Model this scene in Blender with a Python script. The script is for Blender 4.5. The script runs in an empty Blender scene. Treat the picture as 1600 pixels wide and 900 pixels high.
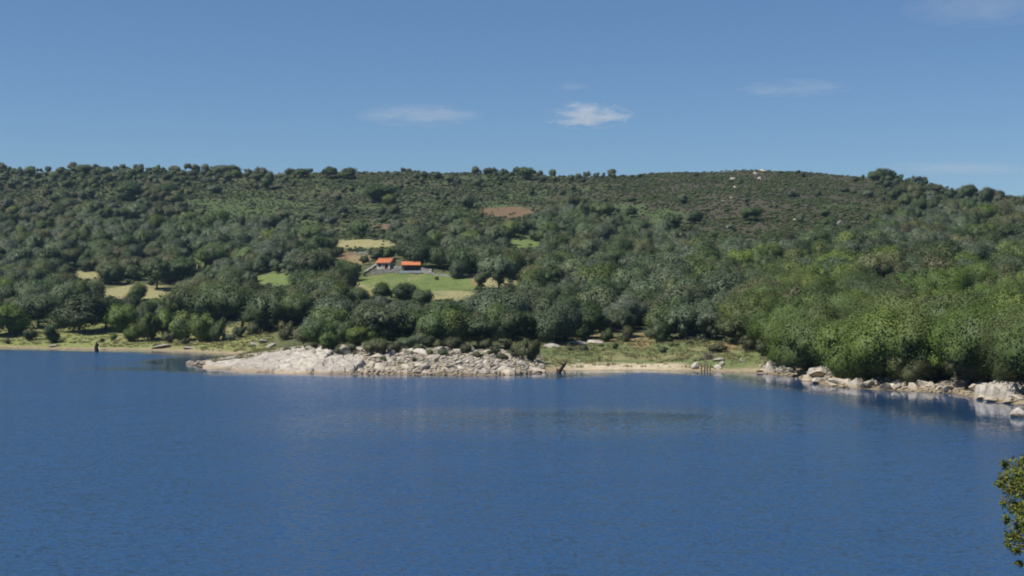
import bpy, math, random
import numpy as np
from mathutils import Vector, Matrix

random.seed(7)
rng = np.random.default_rng(7)
SC = bpy.context.scene
COL = SC.collection

# ------------------------------------------------------------------ camera, sky, sun, exposure
F = 2200.0          # focal length in photo pixels (1600 wide)
HY = 472.0          # photo row of the horizon
EYE = 14.0          # metres above the lake
cam_d = bpy.data.cameras.new('camera')
cam_d.sensor_width = 36.0
cam_d.lens = F / 1600.0 * 36.0
cam_d.clip_start = 0.5
cam_d.clip_end = 40000.0
cam = bpy.data.objects.new('camera', cam_d)
cam.location = (0, 0, EYE)
cam.rotation_euler = (math.radians(90) + math.atan((HY - 450) / F), 0, 0)
COL.objects.link(cam)
SC.camera = cam

SUN_EL = math.radians(56)
SUN_AZ = math.radians(-112)      # compass angle from +Y, clockwise: to the left, a little behind the camera
world = bpy.data.worlds.new('World')
SC.world = world
world.use_nodes = True
wn, wl = world.node_tree.nodes, world.node_tree.links
bg = wn['Background']
sky = wn.new('ShaderNodeTexSky')
sky.sky_type = 'NISHITA'
sky.sun_disc = False
sky.sun_elevation = SUN_EL
sky.sun_rotation = SUN_AZ
sky.altitude = 0
sky.air_density = 1.0
sky.dust_density = 0.0
sky.ozone_density = 10.0
wl.new(sky.outputs[0], bg.inputs[0])
bg.inputs[1].default_value = 0.058

sun_d = bpy.data.lights.new('sun', 'SUN')
sun_d.energy = 4.6
sun_d.angle = math.radians(0.53)
sun_d.color = (1.0, 0.95, 0.87)
sun = bpy.data.objects.new('sun', sun_d)
sdir = Vector((math.sin(SUN_AZ) * math.cos(SUN_EL), math.cos(SUN_AZ) * math.cos(SUN_EL), math.sin(SUN_EL)))
sun.rotation_euler = (-sdir).to_track_quat('-Z', 'Y').to_euler()
sun.location = sdir * 300
COL.objects.link(sun)

SC.view_settings.view_transform = 'Standard'
SC.view_settings.look = 'None'
SC.view_settings.exposure = 0.6
SC.view_settings.gamma = 1.0
SC.cycles.max_bounces = 8
SC.cycles.diffuse_bounces = 3
SC.cycles.glossy_bounces = 3
SC.cycles.transmission_bounces = 2
SC.cycles.transparent_max_bounces = 8
SC.cycles.volume_bounces = 1
SC.cycles.caustics_reflective = False
SC.cycles.caustics_refractive = False
SC.cycles.filter_width = 1.9

# ------------------------------------------------------------------ helpers
def tag(o, label=None, cat=None, group=None, kind=None):
    if label: o['label'] = label
    if cat: o['category'] = cat
    if group: o['group'] = group
    if kind or (label and cat): o['kind'] = kind or 'thing'
    return o

def link(name, me, mat=None, parent=None, loc=(0, 0, 0)):
    o = bpy.data.objects.new(name, me)
    COL.objects.link(o)
    if parent is not None: o.parent = parent
    o.location = loc
    if mat is not None and me is not None and len(me.materials) == 0:
        me.materials.append(mat)
    return o

def empty(name, loc, rz=0.0):
    o = bpy.data.objects.new(name, None)
    o.empty_display_size = 0.5
    o.location = loc
    o.rotation_euler = (0, 0, rz)
    COL.objects.link(o)
    return o

def mesh(name, verts, faces, smooth=False):
    me = bpy.data.meshes.new(name)
    v = np.asarray(verts, dtype=np.float32)
    if isinstance(faces, np.ndarray):
        n, k = faces.shape
        me.vertices.add(len(v)); me.vertices.foreach_set('co', v.ravel())
        me.loops.add(n * k); me.loops.foreach_set('vertex_index', faces.astype(np.int32).ravel())
        me.polygons.add(n)
        me.polygons.foreach_set('loop_start', np.arange(0, n * k, k, dtype=np.int32))
        me.polygons.foreach_set('loop_total', np.full(n, k, dtype=np.int32))
        me.update(calc_edges=True)
    else:
        me.from_pydata([tuple(map(float, p)) for p in v], [], faces)
    if smooth:
        me.polygons.foreach_set('use_smooth', np.ones(len(me.polygons), dtype=bool))
    me.update()
    return me

class MB:
    """collects boxes and tubes for one mesh"""
    def __init__(self): self.v, self.f = [], []
    def box(self, c, s, rz=0.0, tilt=0.0, jit=0.0):
        b = len(self.v)
        cz, sz = math.cos(rz), math.sin(rz)
        for dx in (-.5, .5):
            for dy in (-.5, .5):
                for dz in (-.5, .5):
                    x = dx * s[0] + random.uniform(-jit, jit); y = dy * s[1] + random.uniform(-jit, jit); z = dz * s[2] + random.uniform(-jit, jit)
                    z += tilt * x
                    self.v.append((c[0] + x * cz - y * sz, c[1] + x * sz + y * cz, c[2] + z))
        for q in ((0, 1, 3, 2), (4, 6, 7, 5), (0, 4, 5, 1), (2, 3, 7, 6), (0, 2, 6, 4), (1, 5, 7, 3)):
            self.f.append([b + i for i in q])
        return self
    def tube(self, pts, rads, n=7, cap=True):
        b = len(self.v)
        pts = [Vector(p) for p in pts]
        for i, p in enumerate(pts):
            d = (pts[min(i + 1, len(pts) - 1)] - pts[max(i - 1, 0)]).normalized()
            a = d.orthogonal().normalized(); c = d.cross(a)
            for k in range(n):
                t = 2 * math.pi * k / n
                q = p + (a * math.cos(t) + c * math.sin(t)) * rads[i]
                self.v.append(tuple(q))
        for i in range(len(pts) - 1):
            for k in range(n):
                self.f.append([b + i * n + k, b + i * n + (k + 1) % n, b + (i + 1) * n + (k + 1) % n, b + (i + 1) * n + k])
        if cap:
            self.f.append([b + k for k in range(n)][::-1])
            self.f.append([b + (len(pts) - 1) * n + k for k in range(n)])
        return self
    def poly(self, vs, fs):
        b = len(self.v)
        self.v += [tuple(x) for x in vs]; self.f += [[b + i for i in q] for q in fs]
        return self
    def build(self, name, mat, parent=None, smooth=False, loc=(0, 0, 0)):
        return link(name, mesh(name, self.v, self.f, smooth), mat, parent, loc)

def smooth01(e0, e1, x):
    t = np.clip((x - e0) / (e1 - e0), 0, 1)
    return t * t * (3 - 2 * t)

def _hash(ix, iy, s):
    n = (ix.astype(np.int64) * 374761393 + iy.astype(np.int64) * 668265263 + s * 974711) & 0x7fffffff
    n = ((n ^ (n >> 13)) * 1274126177) & 0x7fffffff
    n = n ^ (n >> 16)
    return (n & 0xffff) / 65535.0

def vnoise(x, y, s=0):
    x = np.asarray(x, float); y = np.asarray(y, float)
    ix = np.floor(x); iy = np.floor(y)
    fx = x - ix; fy = y - iy
    fx = fx * fx * (3 - 2 * fx); fy = fy * fy * (3 - 2 * fy)
    a = _hash(ix, iy, s); b = _hash(ix + 1, iy, s); c = _hash(ix, iy + 1, s); d = _hash(ix + 1, iy + 1, s)
    return (a * (1 - fx) + b * fx) * (1 - fy) + (c * (1 - fx) + d * fx) * fy

def fbm(x, y, s=0, o=3):
    r = 0; a = 0.5; t = 0
    for k in range(o):
        r = r + a * vnoise(x * 2 ** k, y * 2 ** k, s + k * 17); t += a; a *= 0.5
    return r / t

# ------------------------------------------------------------------ materials
def new_mat(name):
    m = bpy.data.materials.new(name)
    m.use_nodes = True
    nt = m.node_tree
    return m, nt.nodes, nt.links, nt.nodes['Principled BSDF']

def N(nodes, t, **kw):
    n = nodes.new(t)
    for k, v in kw.items(): setattr(n, k, v)
    return n

def simple_mat(name, c1, c2, scale=3.0, rough=0.85, bump=0.3, detail=5.0):
    m, n, l, p = new_mat(name)
    tc = N(n, 'ShaderNodeNewGeometry')
    no = N(n, 'ShaderNodeTexNoise'); no.inputs['Scale'].default_value = scale; no.inputs['Detail'].default_value = detail
    l.new(tc.outputs['Position'], no.inputs['Vector'])
    r = N(n, 'ShaderNodeValToRGB')
    r.color_ramp.elements[0].position = 0.32; r.color_ramp.elements[1].position = 0.68
    r.color_ramp.elements[0].color = (*c1, 1); r.color_ramp.elements[1].color = (*c2, 1)
    l.new(no.outputs['Fac'], r.inputs['Fac']); l.new(r.outputs['Color'], p.inputs['Base Color'])
    p.inputs['Roughness'].default_value = rough
    p.inputs['Specular IOR Level'].default_value = 0.2
    if bump:
        b = N(n, 'ShaderNodeBump'); b.inputs['Strength'].default_value = bump; b.inputs['Distance'].default_value = 0.1
        l.new(no.outputs['Fac'], b.inputs['Height']); l.new(b.outputs['Normal'], p.inputs['Normal'])
    return m

def leaf_mat(name, c_lo, c_hi, var=0.45, transl=0.3):
    """leaf colour varies from plant to plant and from leaf clump to leaf clump"""
    m, n, l, p = new_mat(name)
    out = n['Material Output']
    oi = N(n, 'ShaderNodeObjectInfo')
    at = N(n, 'ShaderNodeAttribute'); at.attribute_name = 'leaf'
    mx = N(n, 'ShaderNodeMix', data_type='RGBA')
    mx.inputs['A'].default_value = (*c_lo, 1); mx.inputs['B'].default_value = (*c_hi, 1)
    l.new(at.outputs['Fac'], mx.inputs['Factor'])
    hs = N(n, 'ShaderNodeHueSaturation')
    l.new(mx.outputs['Result'], hs.inputs['Color'])
    mr = N(n, 'ShaderNodeMapRange'); mr.inputs['To Min'].default_value = 1 - var * 0.7; mr.inputs['To Max'].default_value = 1 + var * 0.75
    l.new(oi.outputs['Random'], mr.inputs['Value']); l.new(mr.outputs['Result'], hs.inputs['Value'])
    m3 = N(n, 'ShaderNodeMath', operation='MULTIPLY'); m3.inputs[1].default_value = 7.31
    m4 = N(n, 'ShaderNodeMath', operation='FRACT')
    l.new(oi.outputs['Random'], m3.inputs[0]); l.new(m3.outputs[0], m4.inputs[0])
    mr2 = N(n, 'ShaderNodeMapRange'); mr2.inputs['To Min'].default_value = 0.472; mr2.inputs['To Max'].default_value = 0.504
    l.new(m4.outputs[0], mr2.inputs['Value']); l.new(mr2.outputs['Result'], hs.inputs['Hue'])
    m5 = N(n, 'ShaderNodeMath', operation='MULTIPLY'); m5.inputs[1].default_value = 3.77
    m6 = N(n, 'ShaderNodeMath', operation='FRACT')
    l.new(m3.outputs[0], m5.inputs[0]); l.new(m5.outputs[0], m6.inputs[0])
    mr3 = N(n, 'ShaderNodeMapRange'); mr3.inputs['To Min'].default_value = 0.85; mr3.inputs['To Max'].default_value = 1.05
    l.new(m6.outputs[0], mr3.inputs['Value']); l.new(mr3.outputs['Result'], hs.inputs['Saturation'])
    l.new(hs.outputs['Color'], p.inputs['Base Color'])
    p.inputs['Roughness'].default_value = 0.6
    p.inputs['Specular IOR Level'].default_value = 0.25
    tr = N(n, 'ShaderNodeBsdfTranslucent')
    l.new(hs.outputs['Color'], tr.inputs['Color'])
    ms = N(n, 'ShaderNodeMixShader'); ms.inputs[0].default_value = transl
    l.new(p.outputs[0], ms.inputs[1]); l.new(tr.outputs[0], ms.inputs[2]); l.new(ms.outputs[0], out.inputs['Surface'])
    return m

LEAF = {
    'dark':   leaf_mat('leaf_dark_green', (0.030, 0.055, 0.020), (0.074, 0.114, 0.040)),
    'mid':    leaf_mat('leaf_mid_green', (0.045, 0.076, 0.023), (0.096, 0.140, 0.045)),
    'grey':   leaf_mat('leaf_grey_green', (0.056, 0.086, 0.042), (0.112, 0.150, 0.074), var=0.4),
    'bright': leaf_mat('leaf_bright_green', (0.056, 0.096, 0.020), (0.126, 0.178, 0.040), var=0.42),
    'olive':  leaf_mat('leaf_olive_green', (0.060, 0.074, 0.030), (0.110, 0.122, 0.052)),
    'silver': leaf_mat('leaf_silver_grey', (0.070, 0.096, 0.058), (0.125, 0.152, 0.098), var=0.3),
    'heath':  leaf_mat('leaf_heath_brown', (0.070, 0.064, 0.044), (0.098, 0.090, 0.062), var=0.35, transl=0.1),
    'dead':   leaf_mat('twig_dead_grey', (0.100, 0.085, 0.070), (0.180, 0.155, 0.130), var=0.2, transl=0.05),
    'fern':   leaf_mat('leaf_bracken', (0.066, 0.100, 0.032), (0.105, 0.148, 0.048), var=0.3, transl=0.2),
    'near':   leaf_mat('leaf_near_olive', (0.055, 0.090, 0.018), (0.170, 0.205, 0.045), var=0.1, transl=0.4),
    'grass':  leaf_mat('grass_blade', (0.150, 0.165, 0.060), (0.270, 0.260, 0.110), var=0.3, transl=0.35),
}
BARK = simple_mat('bark_brown_grey', (0.07, 0.055, 0.042), (0.16, 0.13, 0.10), 4.0, 0.9, 0.4)
WETWOOD = simple_mat('wood_dark_waterlogged', (0.010, 0.008, 0.007), (0.035, 0.028, 0.022), 6.0, 0.7, 0.4)
POLEWOOD = simple_mat('pole_pale_wood', (0.32, 0.29, 0.25), (0.45, 0.42, 0.37), 3.0, 0.8, 0.1)

def rock_mat(name, lo, hi, scale=0.6):
    m, n, l, p = new_mat(name)
    ge = N(n, 'ShaderNodeNewGeometry')
    oi = N(n, 'ShaderNodeObjectInfo')
    n1 = N(n, 'ShaderNodeTexNoise'); n1.inputs['Scale'].default_value = scale; n1.inputs['Detail'].default_value = 8; n1.inputs['Roughness'].default_value = 0.72
    l.new(ge.outputs['Position'], n1.inputs['Vector'])
    r = N(n, 'ShaderNodeValToRGB')
    e = r.color_ramp.elements
    e[0].position = 0.30; e[0].color = (*lo, 1)
    e[1].position = 0.62; e[1].color = (*hi, 1)
    l.new(n1.outputs['Fac'], r.inputs['Fac'])
    # grey lichen blotches
    n2 = N(n, 'ShaderNodeTexNoise'); n2.inputs['Scale'].default_value = 1.7; n2.inputs['Detail'].default_value = 4
    l.new(ge.outputs['Position'], n2.inputs['Vector'])
    r2 = N(n, 'ShaderNodeValToRGB'); r2.color_ramp.elements[0].position = 0.55; r2.color_ramp.elements[1].position = 0.68
    l.new(n2.outputs['Fac'], r2.inputs['Fac'])
    mx = N(n, 'ShaderNodeMix', data_type='RGBA'); mx.inputs['B'].default_value = (0.14, 0.13, 0.115, 1)
    sc = N(n, 'ShaderNodeMath', operation='MULTIPLY'); sc.inputs[1].default_value = 0.6
    l.new(r2.outputs['Color'], sc.inputs[0]); l.new(sc.outputs[0], mx.inputs['Factor'])
    l.new(r.outputs['Color'], mx.inputs['A'])
    # stained rusty-ochre band that the changing lake level leaves just above the water
    sx = N(n, 'ShaderNodeSeparateXYZ'); l.new(ge.outputs['Position'], sx.inputs[0])
    ad = N(n, 'ShaderNodeMath', operation='MULTIPLY_ADD'); ad.inputs[1].default_value = 1.4; ad.inputs[2].default_value = -0.7
    l.new(n2.outputs['Fac'], ad.inputs[0])
    su = N(n, 'ShaderNodeMath', operation='ADD'); l.new(sx.outputs['Z'], su.inputs[0]); l.new(ad.outputs[0], su.inputs[1])
    mr = N(n, 'ShaderNodeMapRange'); mr.inputs['From Min'].default_value = 0.15; mr.inputs['From Max'].default_value = 0.75; mr.inputs['To Min'].default_value = 0.75; mr.inputs['To Max'].default_value = 0.0
    l.new(su.outputs[0], mr.inputs['Value'])
    m2 = N(n, 'ShaderNodeMix', data_type='RGBA'); m2.inputs['B'].default_value = (0.27, 0.20, 0.12, 1)
    l.new(mr.outputs['Result'], m2.inputs['Factor']); l.new(mx.outputs['Result'], m2.inputs['A'])
    hs = N(n, 'ShaderNodeHueSaturation'); l.new(m2.outputs['Result'], hs.inputs['Color'])
    v = N(n, 'ShaderNodeMapRange'); v.inputs['To Min'].default_value = 0.72; v.inputs['To Max'].default_value = 1.15
    l.new(oi.outputs['Random'], v.inputs['Value']); l.new(v.outputs['Result'], hs.inputs['Value'])
    l.new(hs.outputs['Color'], p.inputs['Base Color'])
    p.inputs['Roughness'].default_value = 0.9
    p.inputs['Specular IOR Level'].default_value = 0.15
    b = N(n, 'ShaderNodeBump'); b.inputs['Strength'].default_value = 0.7; b.inputs['Distance'].default_value = 0.25
    l.new(n1.outputs['Fac'], b.inputs['Height']); l.new(b.outputs['Normal'], p.inputs['Normal'])
    return m
GRANITE = rock_mat('granite_cream', (0.24, 0.205, 0.155), (0.48, 0.425, 0.34))
GRANITE_PALE = rock_mat('granite_pale', (0.18, 0.165, 0.14), (0.44, 0.40, 0.345), 0.55)

# ------------------------------------------------------------------ the lie of the land
def rowY(row):              # distance at which the lake surface is seen on a photo row
    return EYE * F / (row - HY)
def lake_pt(px, row):
    y = rowY(row)
    return ((px - 800) / F * y, y)

shore_px = [(-420, 541), (-200, 542), (0, 543.5), (80, 545), (150, 546.5), (220, 547), (262, 549), (300, 551), (330, 553), (352, 554), (372, 555),
            (378, 557), (350, 560), (320, 563), (297, 566.5), (300, 570), (320, 573), (345, 576), (380, 578), (430, 580.5), (480, 582), (520, 583), (560, 584), (620, 584.5),
            (660, 585.5), (700, 586), (760, 586.5), (800, 586), (830, 584), (856, 581), (880, 579.5), (930, 579), (980, 578.5), (1030, 579), (1080, 580), (1130, 581), (1170, 582.5), (1200, 584),
            (1240, 588), (1262, 595), (1285, 601), (1310, 605), (1370, 609), (1440, 612), (1490, 615), (1525, 623), (1560, 629), (1600, 633), (1640, 640)]
shore = [lake_pt(*p) for p in shore_px]
shore += [(76, 165), (84, 135), (86, 105), (76, 80), (56, 60), (28, 48), (0, 45), (-60, 46), (-200, 62), (-520, 150), (-640, 300)]
SH = np.array(shore)

def shore_dist(x, y):
    """signed distance to the lake edge: positive on land"""
    x = np.asarray(x, float).ravel(); y = np.asarray(y, float).ravel()
    best = np.full(x.shape, 1e9); inside = np.zeros(x.shape, bool)
    m = len(SH)
    for i in range(m):
        ax, ay = SH[i]; bx, by = SH[(i + 1) % m]
        dx, dy = bx - ax, by - ay
        t = np.clip(((x - ax) * dx + (y - ay) * dy) / (dx * dx + dy * dy), 0, 1)
        best = np.minimum(best, np.hypot(x - ax - t * dx, y - ay - t * dy))
        if ay != by:
            c = ((ay > y) != (by > y)) & (x < (bx - ax) * (y - ay) / (by - ay) + ax)
            inside ^= c
    return np.where(inside, -best, best)

SKY_PX = [-600, -200, 0, 60, 130, 230, 300, 360, 420, 500, 560, 650, 750, 820, 870, 940, 1000, 1060, 1120, 1190, 1260, 1330, 1370, 1420, 1470, 1510, 1560, 1600, 1700, 1900, 2300]
SKY_ROW = [262, 262, 269, 275, 269, 272, 274, 277, 283, 281, 282, 281, 282, 281, 283, 282, 279, 277, 275, 274, 278, 283, 286, 292, 300, 309, 318, 325, 339, 362, 400]
YB_PX = [-600, 0, 300, 400, 500, 600, 800, 1000, 1200, 1300, 1400, 1600, 1800, 2400]
YB = [420, 425, 415, 395, 350, 318, 305, 292, 272, 248, 226, 200, 170, 150]
B_PX = [-600, 0, 250, 330, 360, 400, 450, 500, 560, 620, 700, 800, 860, 900, 1000, 1100, 1180, 1260, 1400, 1600, 2000]
B_Z = [3.2, 3.2, 3.0, 2.4, 2.9, 3.9, 4.6, 5.4, 5.8, 5.5, 4.6, 4.0, 3.2, 2.4, 2.2, 2.2, 2.6, 3.2, 3.0, 3.4, 4.0]
RIDGE = 1050.0

def ground_z(x, y):
    x = np.asarray(x, float); y = np.asarray(y, float); shp = x.shape
    x = x.ravel(); y = y.ravel()
    d = shore_dist(x, y)
    px = 800 + F * x / np.maximum(y, 60.0)
    srow = np.interp(px, SKY_PX, SKY_ROW)
    H = EYE + RIDGE * (HY - srow) / F
    yb = np.interp(px, YB_PX, YB)
    yr = RIDGE + 40 * (fbm(x / 190, x * 0 + 3.3, 5) - 0.5)
    t = np.maximum(y - yb, 0) / (yr - yb)
    g = np.where(t < 1, np.power(np.minimum(t, 1), 1.45), 1 - 0.35 * smooth01(1.0, 3.0, t))
    hill = H * g
    far = smooth01(1.0, 1.02, t)
    bump = (fbm(x / 120, y / 120, 11) - 0.5) * 9 * smooth01(0.06, 0.4, t) * (1 - 0.7 * smooth01(.75, 1.0, t)) + (fbm(x / 28, y / 28, 23) - 0.5) * 2.6 * smooth01(0.02, 0.2, t)
    bz = np.interp(px, B_PX, B_Z)
    far_beach = bz * (1 - np.exp(-np.maximum(d, 0) / 17.0)) 
    near_beach = np.minimum(12.35, 0.285 * np.maximum(d, 0))
    wfar = smooth01(120, 190, y)
    beach = far_beach * wfar + near_beach * (1 - wfar)
    rough = (fbm(x / 5, y / 5, 41) - 0.5) * 0.5 * smooth01(0, 6, d) + (fbm(x / 1.7, y / 1.7, 47) - 0.5) * 0.18 * smooth01(0, 2, d)
    z = np.where(d > 0, beach + (hill + bump) * np.where(d > 0, smooth01(0, 14, d), 0) + rough, np.maximum(-7.0, 0.16 * d))
    return z.reshape(shp)

def gz(x, y): return float(ground_z(np.array([x]), np.array([y]))[0])

_YS = np.concatenate([np.arange(150, 480, 0.6), np.arange(480, 1080, 1.5)])
def at(px, row, zoff=0.0, ymin=150):
    """the spot on the ground that the photo shows at (px, row)"""
    u = (px - 800) / F
    z = ground_z(u * _YS, _YS)
    r = HY - F * (z - EYE) / _YS
    ok = (z > -0.02) & (r <= row) & (_YS >= ymin)
    i = int(np.argmax(ok)) if ok.any() else int(np.argmin(np.where(z > 0, r, 9e9)))
    y = float(_YS[i])
    return u * y, y, float(z[i])

def project(x, y, z):
    return 800 + F * x / y, HY - F * (z - EYE) / y

# ground cover zones, outlined in photo pixels (px, row, half-width, half-height) and laid on the land
FIELDS = {   # open ground, no trees
    'dry':    [(572, 381, 54, 7), (215, 456, 68, 12), (560, 455, 24, 11), (698, 461, 52, 8), (770, 440, 26, 9), (815, 446, 12, 12), (135, 430, 30, 6)],
    'grass':  [(640, 445, 95, 19), (430, 437, 38, 10), (690, 444, 70, 14), (820, 381, 30, 7), (318, 408, 18, 9)],
    'soil':   [(563, 406, 22, 8), (1000, 532, 20, 12), (940, 528, 34, 7), (1130, 541, 24, 7), (745, 437, 12, 10)],
    'red':    [(795, 331, 42, 10), (600, 354, 18, 5), (545, 402, 18, 8)],
    'fern':   [(405, 328, 90, 20), (330, 316, 40, 6), (470, 345, 40, 6), (775, 322, 40, 8), (975, 330, 40, 14), (1040, 338, 34, 10), (820, 305, 35, 8), (1310, 320, 30, 5)],
}
def ell(px, row, e, wob=0.0, x=None, y=None):
    q = ((px - e[0]) / e[2]) ** 2 + ((row - e[1]) / e[3]) ** 2
    return q
def zone(px, row, key, wob):
    m = np.zeros(px.shape)
    for e in FIELDS[key]:
        m = np.maximum(m, 1 - smooth01(0.7, 1.25, ell(px, row, e) + wob))
    return m

# ------------------------------------------------------------------ ground sheet
def axis(segs):
    out = []
    for a, b, s in segs: out.append(np.arange(a, b, s))
    return np.concatenate(out + [[segs[-1][1]]])
gx = axis([(-7000, -1500, 500), (-1500, -500, 60), (-500, -140, 3.2), (-140, 140, 1.15), (140, 500, 3.2), (500, 1500, 60), (1500, 7000, 500)])
gy = axis([(-3000, -300, 300), (-300, -40, 20), (-40, 60, 3), (60, 160, 5), (160, 215, 1.4), (215, 330, 1.0), (330, 480, 1.8), (480, 1100, 3.2), (1100, 1400, 20), (1400, 9000, 400)])
GX, GY = np.meshgrid(gx, gy)
GZ = ground_z(GX, GY)
nx, ny = len(gx), len(gy)
idx = np.arange(nx * ny).reshape(ny, nx)
faces = np.stack([idx[:-1, :-1], idx[:-1, 1:], idx[1:, 1:], idx[1:, :-1]], -1).reshape(-1, 4)
gme = mesh('ground', np.stack([GX, GY, GZ], -1).reshape(-1, 3), faces, True)

vx, vy, vz = GX.ravel(), GY.ravel(), GZ.ravel()
vd = shore_dist(vx, vy)
vpx = np.where(vy > 60, 800 + F * vx / np.maximum(vy, 60), 800.0)
vrow = np.where(vy > 60, HY - F * (vz - EYE) / np.maximum(vy, 60), 900.0)
wob = (fbm(vx / 9, vy / 9, 77) - 0.5) * 1.3
def C(*c): return np.array(c)
colr = np.ones((len(vx), 3)) * C(0.070, 0.078, 0.036)                       # woodland floor
def lay(m, c):
    global colr
    colr = colr * (1 - m[:, None]) + c * m[:, None]
nl = fbm(vx / 40, vy / 40, 3)
up = smooth01(395, 345, vrow)
lay(up * smooth01(0.35, 0.65, nl) * 0.9, C(0.056, 0.052, 0.033))             # heath
lay(up * smooth01(0.52, 0.30, nl) * 0.8, C(0.052, 0.066, 0.030))             # bracken green
dome = 1 - smooth01(0.6, 1.3, ell(vpx, vrow, (1175, 315, 230, 62)) + wob * 0.6)
lay(dome * 0.9, C(0.056, 0.050, 0.035))
for k, c in (('fern', (0.056, 0.080, 0.030)), ('grass', (0.110, 0.145, 0.046)), ('dry', (0.225, 0.205, 0.100)), ('red', (0.130, 0.088, 0.052)), ('soil', (0.185, 0.145, 0.075))):
    lay(zone(vpx, vrow, k, wob * (1.3 if k in ('fern', 'red') else .9)), C(*c))
# shore meadows, rock ground of the spit, beaches
spit = smooth01(300, 420, vpx) * smooth01(860, 800, vpx) * smooth01(36, 20, vd + wob * 9) * (vy > 200) * (vy < 345)
meadow_l = smooth01(455, 380, vpx) * smooth01(62, 42, vd + wob * 10) * (vy > 330)
meadow_r = smooth01(815, 870, vpx) * smooth01(1225, 1170, vpx) * smooth01(62, 48, vd + wob * 8) * (vy > 200)
lay(meadow_l, C(0.165, 0.180, 0.062)); lay(meadow_l * smooth01(.5, .7, nl), C(0.20, 0.185, 0.085))
past = 1 - smooth01(0.8, 1.2, ell(vpx, vrow, (640, 446, 100, 20)) + wob * .4)
lay(past * smooth01(.45, .62, fbm(vx / 9, vy / 15, 29)) * .6, C(0.175, 0.165, 0.065)); lay(past * smooth01(.55, .66, fbm(vx / 5, vy / 8, 31)) * .6, C(0.08, 0.115, 0.035))
lay(meadow_r, C(0.105, 0.130, 0.050)); lay(meadow_r * smooth01(.52, .7, fbm(vx / 11, vy / 11, 9)), C(0.165, 0.160, 0.075))
lay(zone(vpx, vrow, 'soil', wob * 0.5) * meadow_r, C(0.22, 0.15, 0.075))
lay(spit * 0.92, C(0.30, 0.27, 0.215))
lay(spit * smooth01(0.55, 0.62, fbm(vx / 3, vy / 3, 19)) * smooth01(3, 9, vd), C(0.11, 0.115, 0.06))
rshore = smooth01(1185, 1215, vpx) * smooth01(9, 5, vd + wob * 2) * (vy > 120)
lay(rshore, C(0.22, 0.175, 0.12))
bw = np.interp(vpx, [-600, 0, 120, 260, 330, 420, 820, 870, 930, 1060, 1110, 1180, 1600], [1.2, 1.5, 2.2, 4, 5, 3, 3, 6, 9, 9, 5, 5, 4])
beach = smooth01(bw * 1.35, bw * 0.7, vd + wob * 3) * (vy > 120)
lay(beach * (1 - spit * 0.6), C(0.25, 0.205, 0.13)); lay(beach * (1 - spit) * smooth01(860, 920, vpx) * smooth01(1090, 1040, vpx), C(0.38, 0.325, 0.225))
lay(beach * smooth01(2.2, 0.4, vd + wob) * 0.6, C(0.19, 0.145, 0.085))
lay((vd < 0) * 1.0, C(0.10, 0.09, 0.055))
at_c = gme.color_attributes.new('cover', 'FLOAT_COLOR', 'POINT')
at_c.data.foreach_set('color', np.concatenate([colr, np.ones((len(vx), 1))], 1).astype(np.float32).ravel())

m, n, l, p = new_mat('ground_cover')
vc = N(n, 'ShaderNodeVertexColor', layer_name='cover')
ge = N(n, 'ShaderNodeNewGeometry')
n1 = N(n, 'ShaderNodeTexNoise'); n1.inputs['Scale'].default_value = 0.9; n1.inputs['Detail'].default_value = 9; n1.inputs['Roughness'].default_value = 0.7
l.new(ge.outputs['Position'], n1.inputs['Vector'])
hs = N(n, 'ShaderNodeHueSaturation')
mr = N(n, 'ShaderNodeMapRange'); mr.inputs['From Min'].default_value = 0.3; mr.inputs['From Max'].default_value = 0.7; mr.inputs['To Min'].default_value = 0.55; mr.inputs['To Max'].default_value = 1.4
l.new(n1.outputs['Fac'], mr.inputs['Value']); l.new(mr.outputs['Result'], hs.inputs['Value'])
l.new(vc.outputs['Color'], hs.inputs['Color']); l.new(hs.outputs['Color'], p.inputs['Base Color'])
p.inputs['Roughness'].default_value = 0.95; p.inputs['Specular IOR Level'].default_value = 0.1
bp = N(n, 'ShaderNodeBump'); bp.inputs['Strength'].default_value = 0.6; bp.inputs['Distance'].default_value = 0.3
l.new(n1.outputs['Fac'], bp.inputs['Height']); l.new(bp.outputs['Normal'], p.inputs['Normal'])
gme.materials.append(m)
ground = link('ground', gme)
tag(ground, 'wooded hillside rising from the lake shore to a long level ridge', kind='structure')

# ------------------------------------------------------------------ lake
wx = axis([(-1500, -420, 60), (-420, -130, 6), (-130, 130, 1.6), (130, 260, 8)])
wy = axis([(20, 60, 8), (60, 140, 4), (140, 330, 1.6), (330, 470, 4)])
WX, WY = np.meshgrid(wx, wy)
idx = np.arange(WX.size).reshape(WX.shape)
wf = np.stack([idx[:-1, :-1], idx[:-1, 1:], idx[1:, 1:], idx[1:, :-1]], -1).reshape(-1, 4)
wme = mesh('lake_water', np.stack([WX, WY, WX * 0], -1).reshape(-1, 3), wf, True)
wxr, wyr = WX.ravel(), WY.ravel()
wd = -shore_dist(wxr, wyr)
ww = (fbm(wxr / 14, wyr / 22, 91) - 0.5)
lee = np.interp(800 + F * wxr / np.maximum(wyr, 60), [-600, 200, 330, 500, 1150, 1250, 1400, 1700], [9, 11, 16, 15, 13, 15, 25, 30])
lee = np.where(wyr < 150, 6 + (lee - 6) * smooth01(95, 150, wyr), lee)
calm = smooth01(lee * 1.45, lee * 0.6, wd + ww * 14)
def patch(cx, cy, rx, ry, k, soft=0.6):
    q = ((wxr - cx) / rx) ** 2 + ((wyr - cy) / ry) ** 2 + ww * 1.0
    return k * (1 - smooth01(1 - soft, 1 + soft, q))
slick = np.maximum.reduce([patch(6, 168, 31, 21, 0.80, 0.95), patch(13, 173, 20, 11, 0.92, .95), patch(-74, 298, 18, 12, 0.8, .9), patch(-12, 158, 17, 14, 0.35, .95)])
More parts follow.
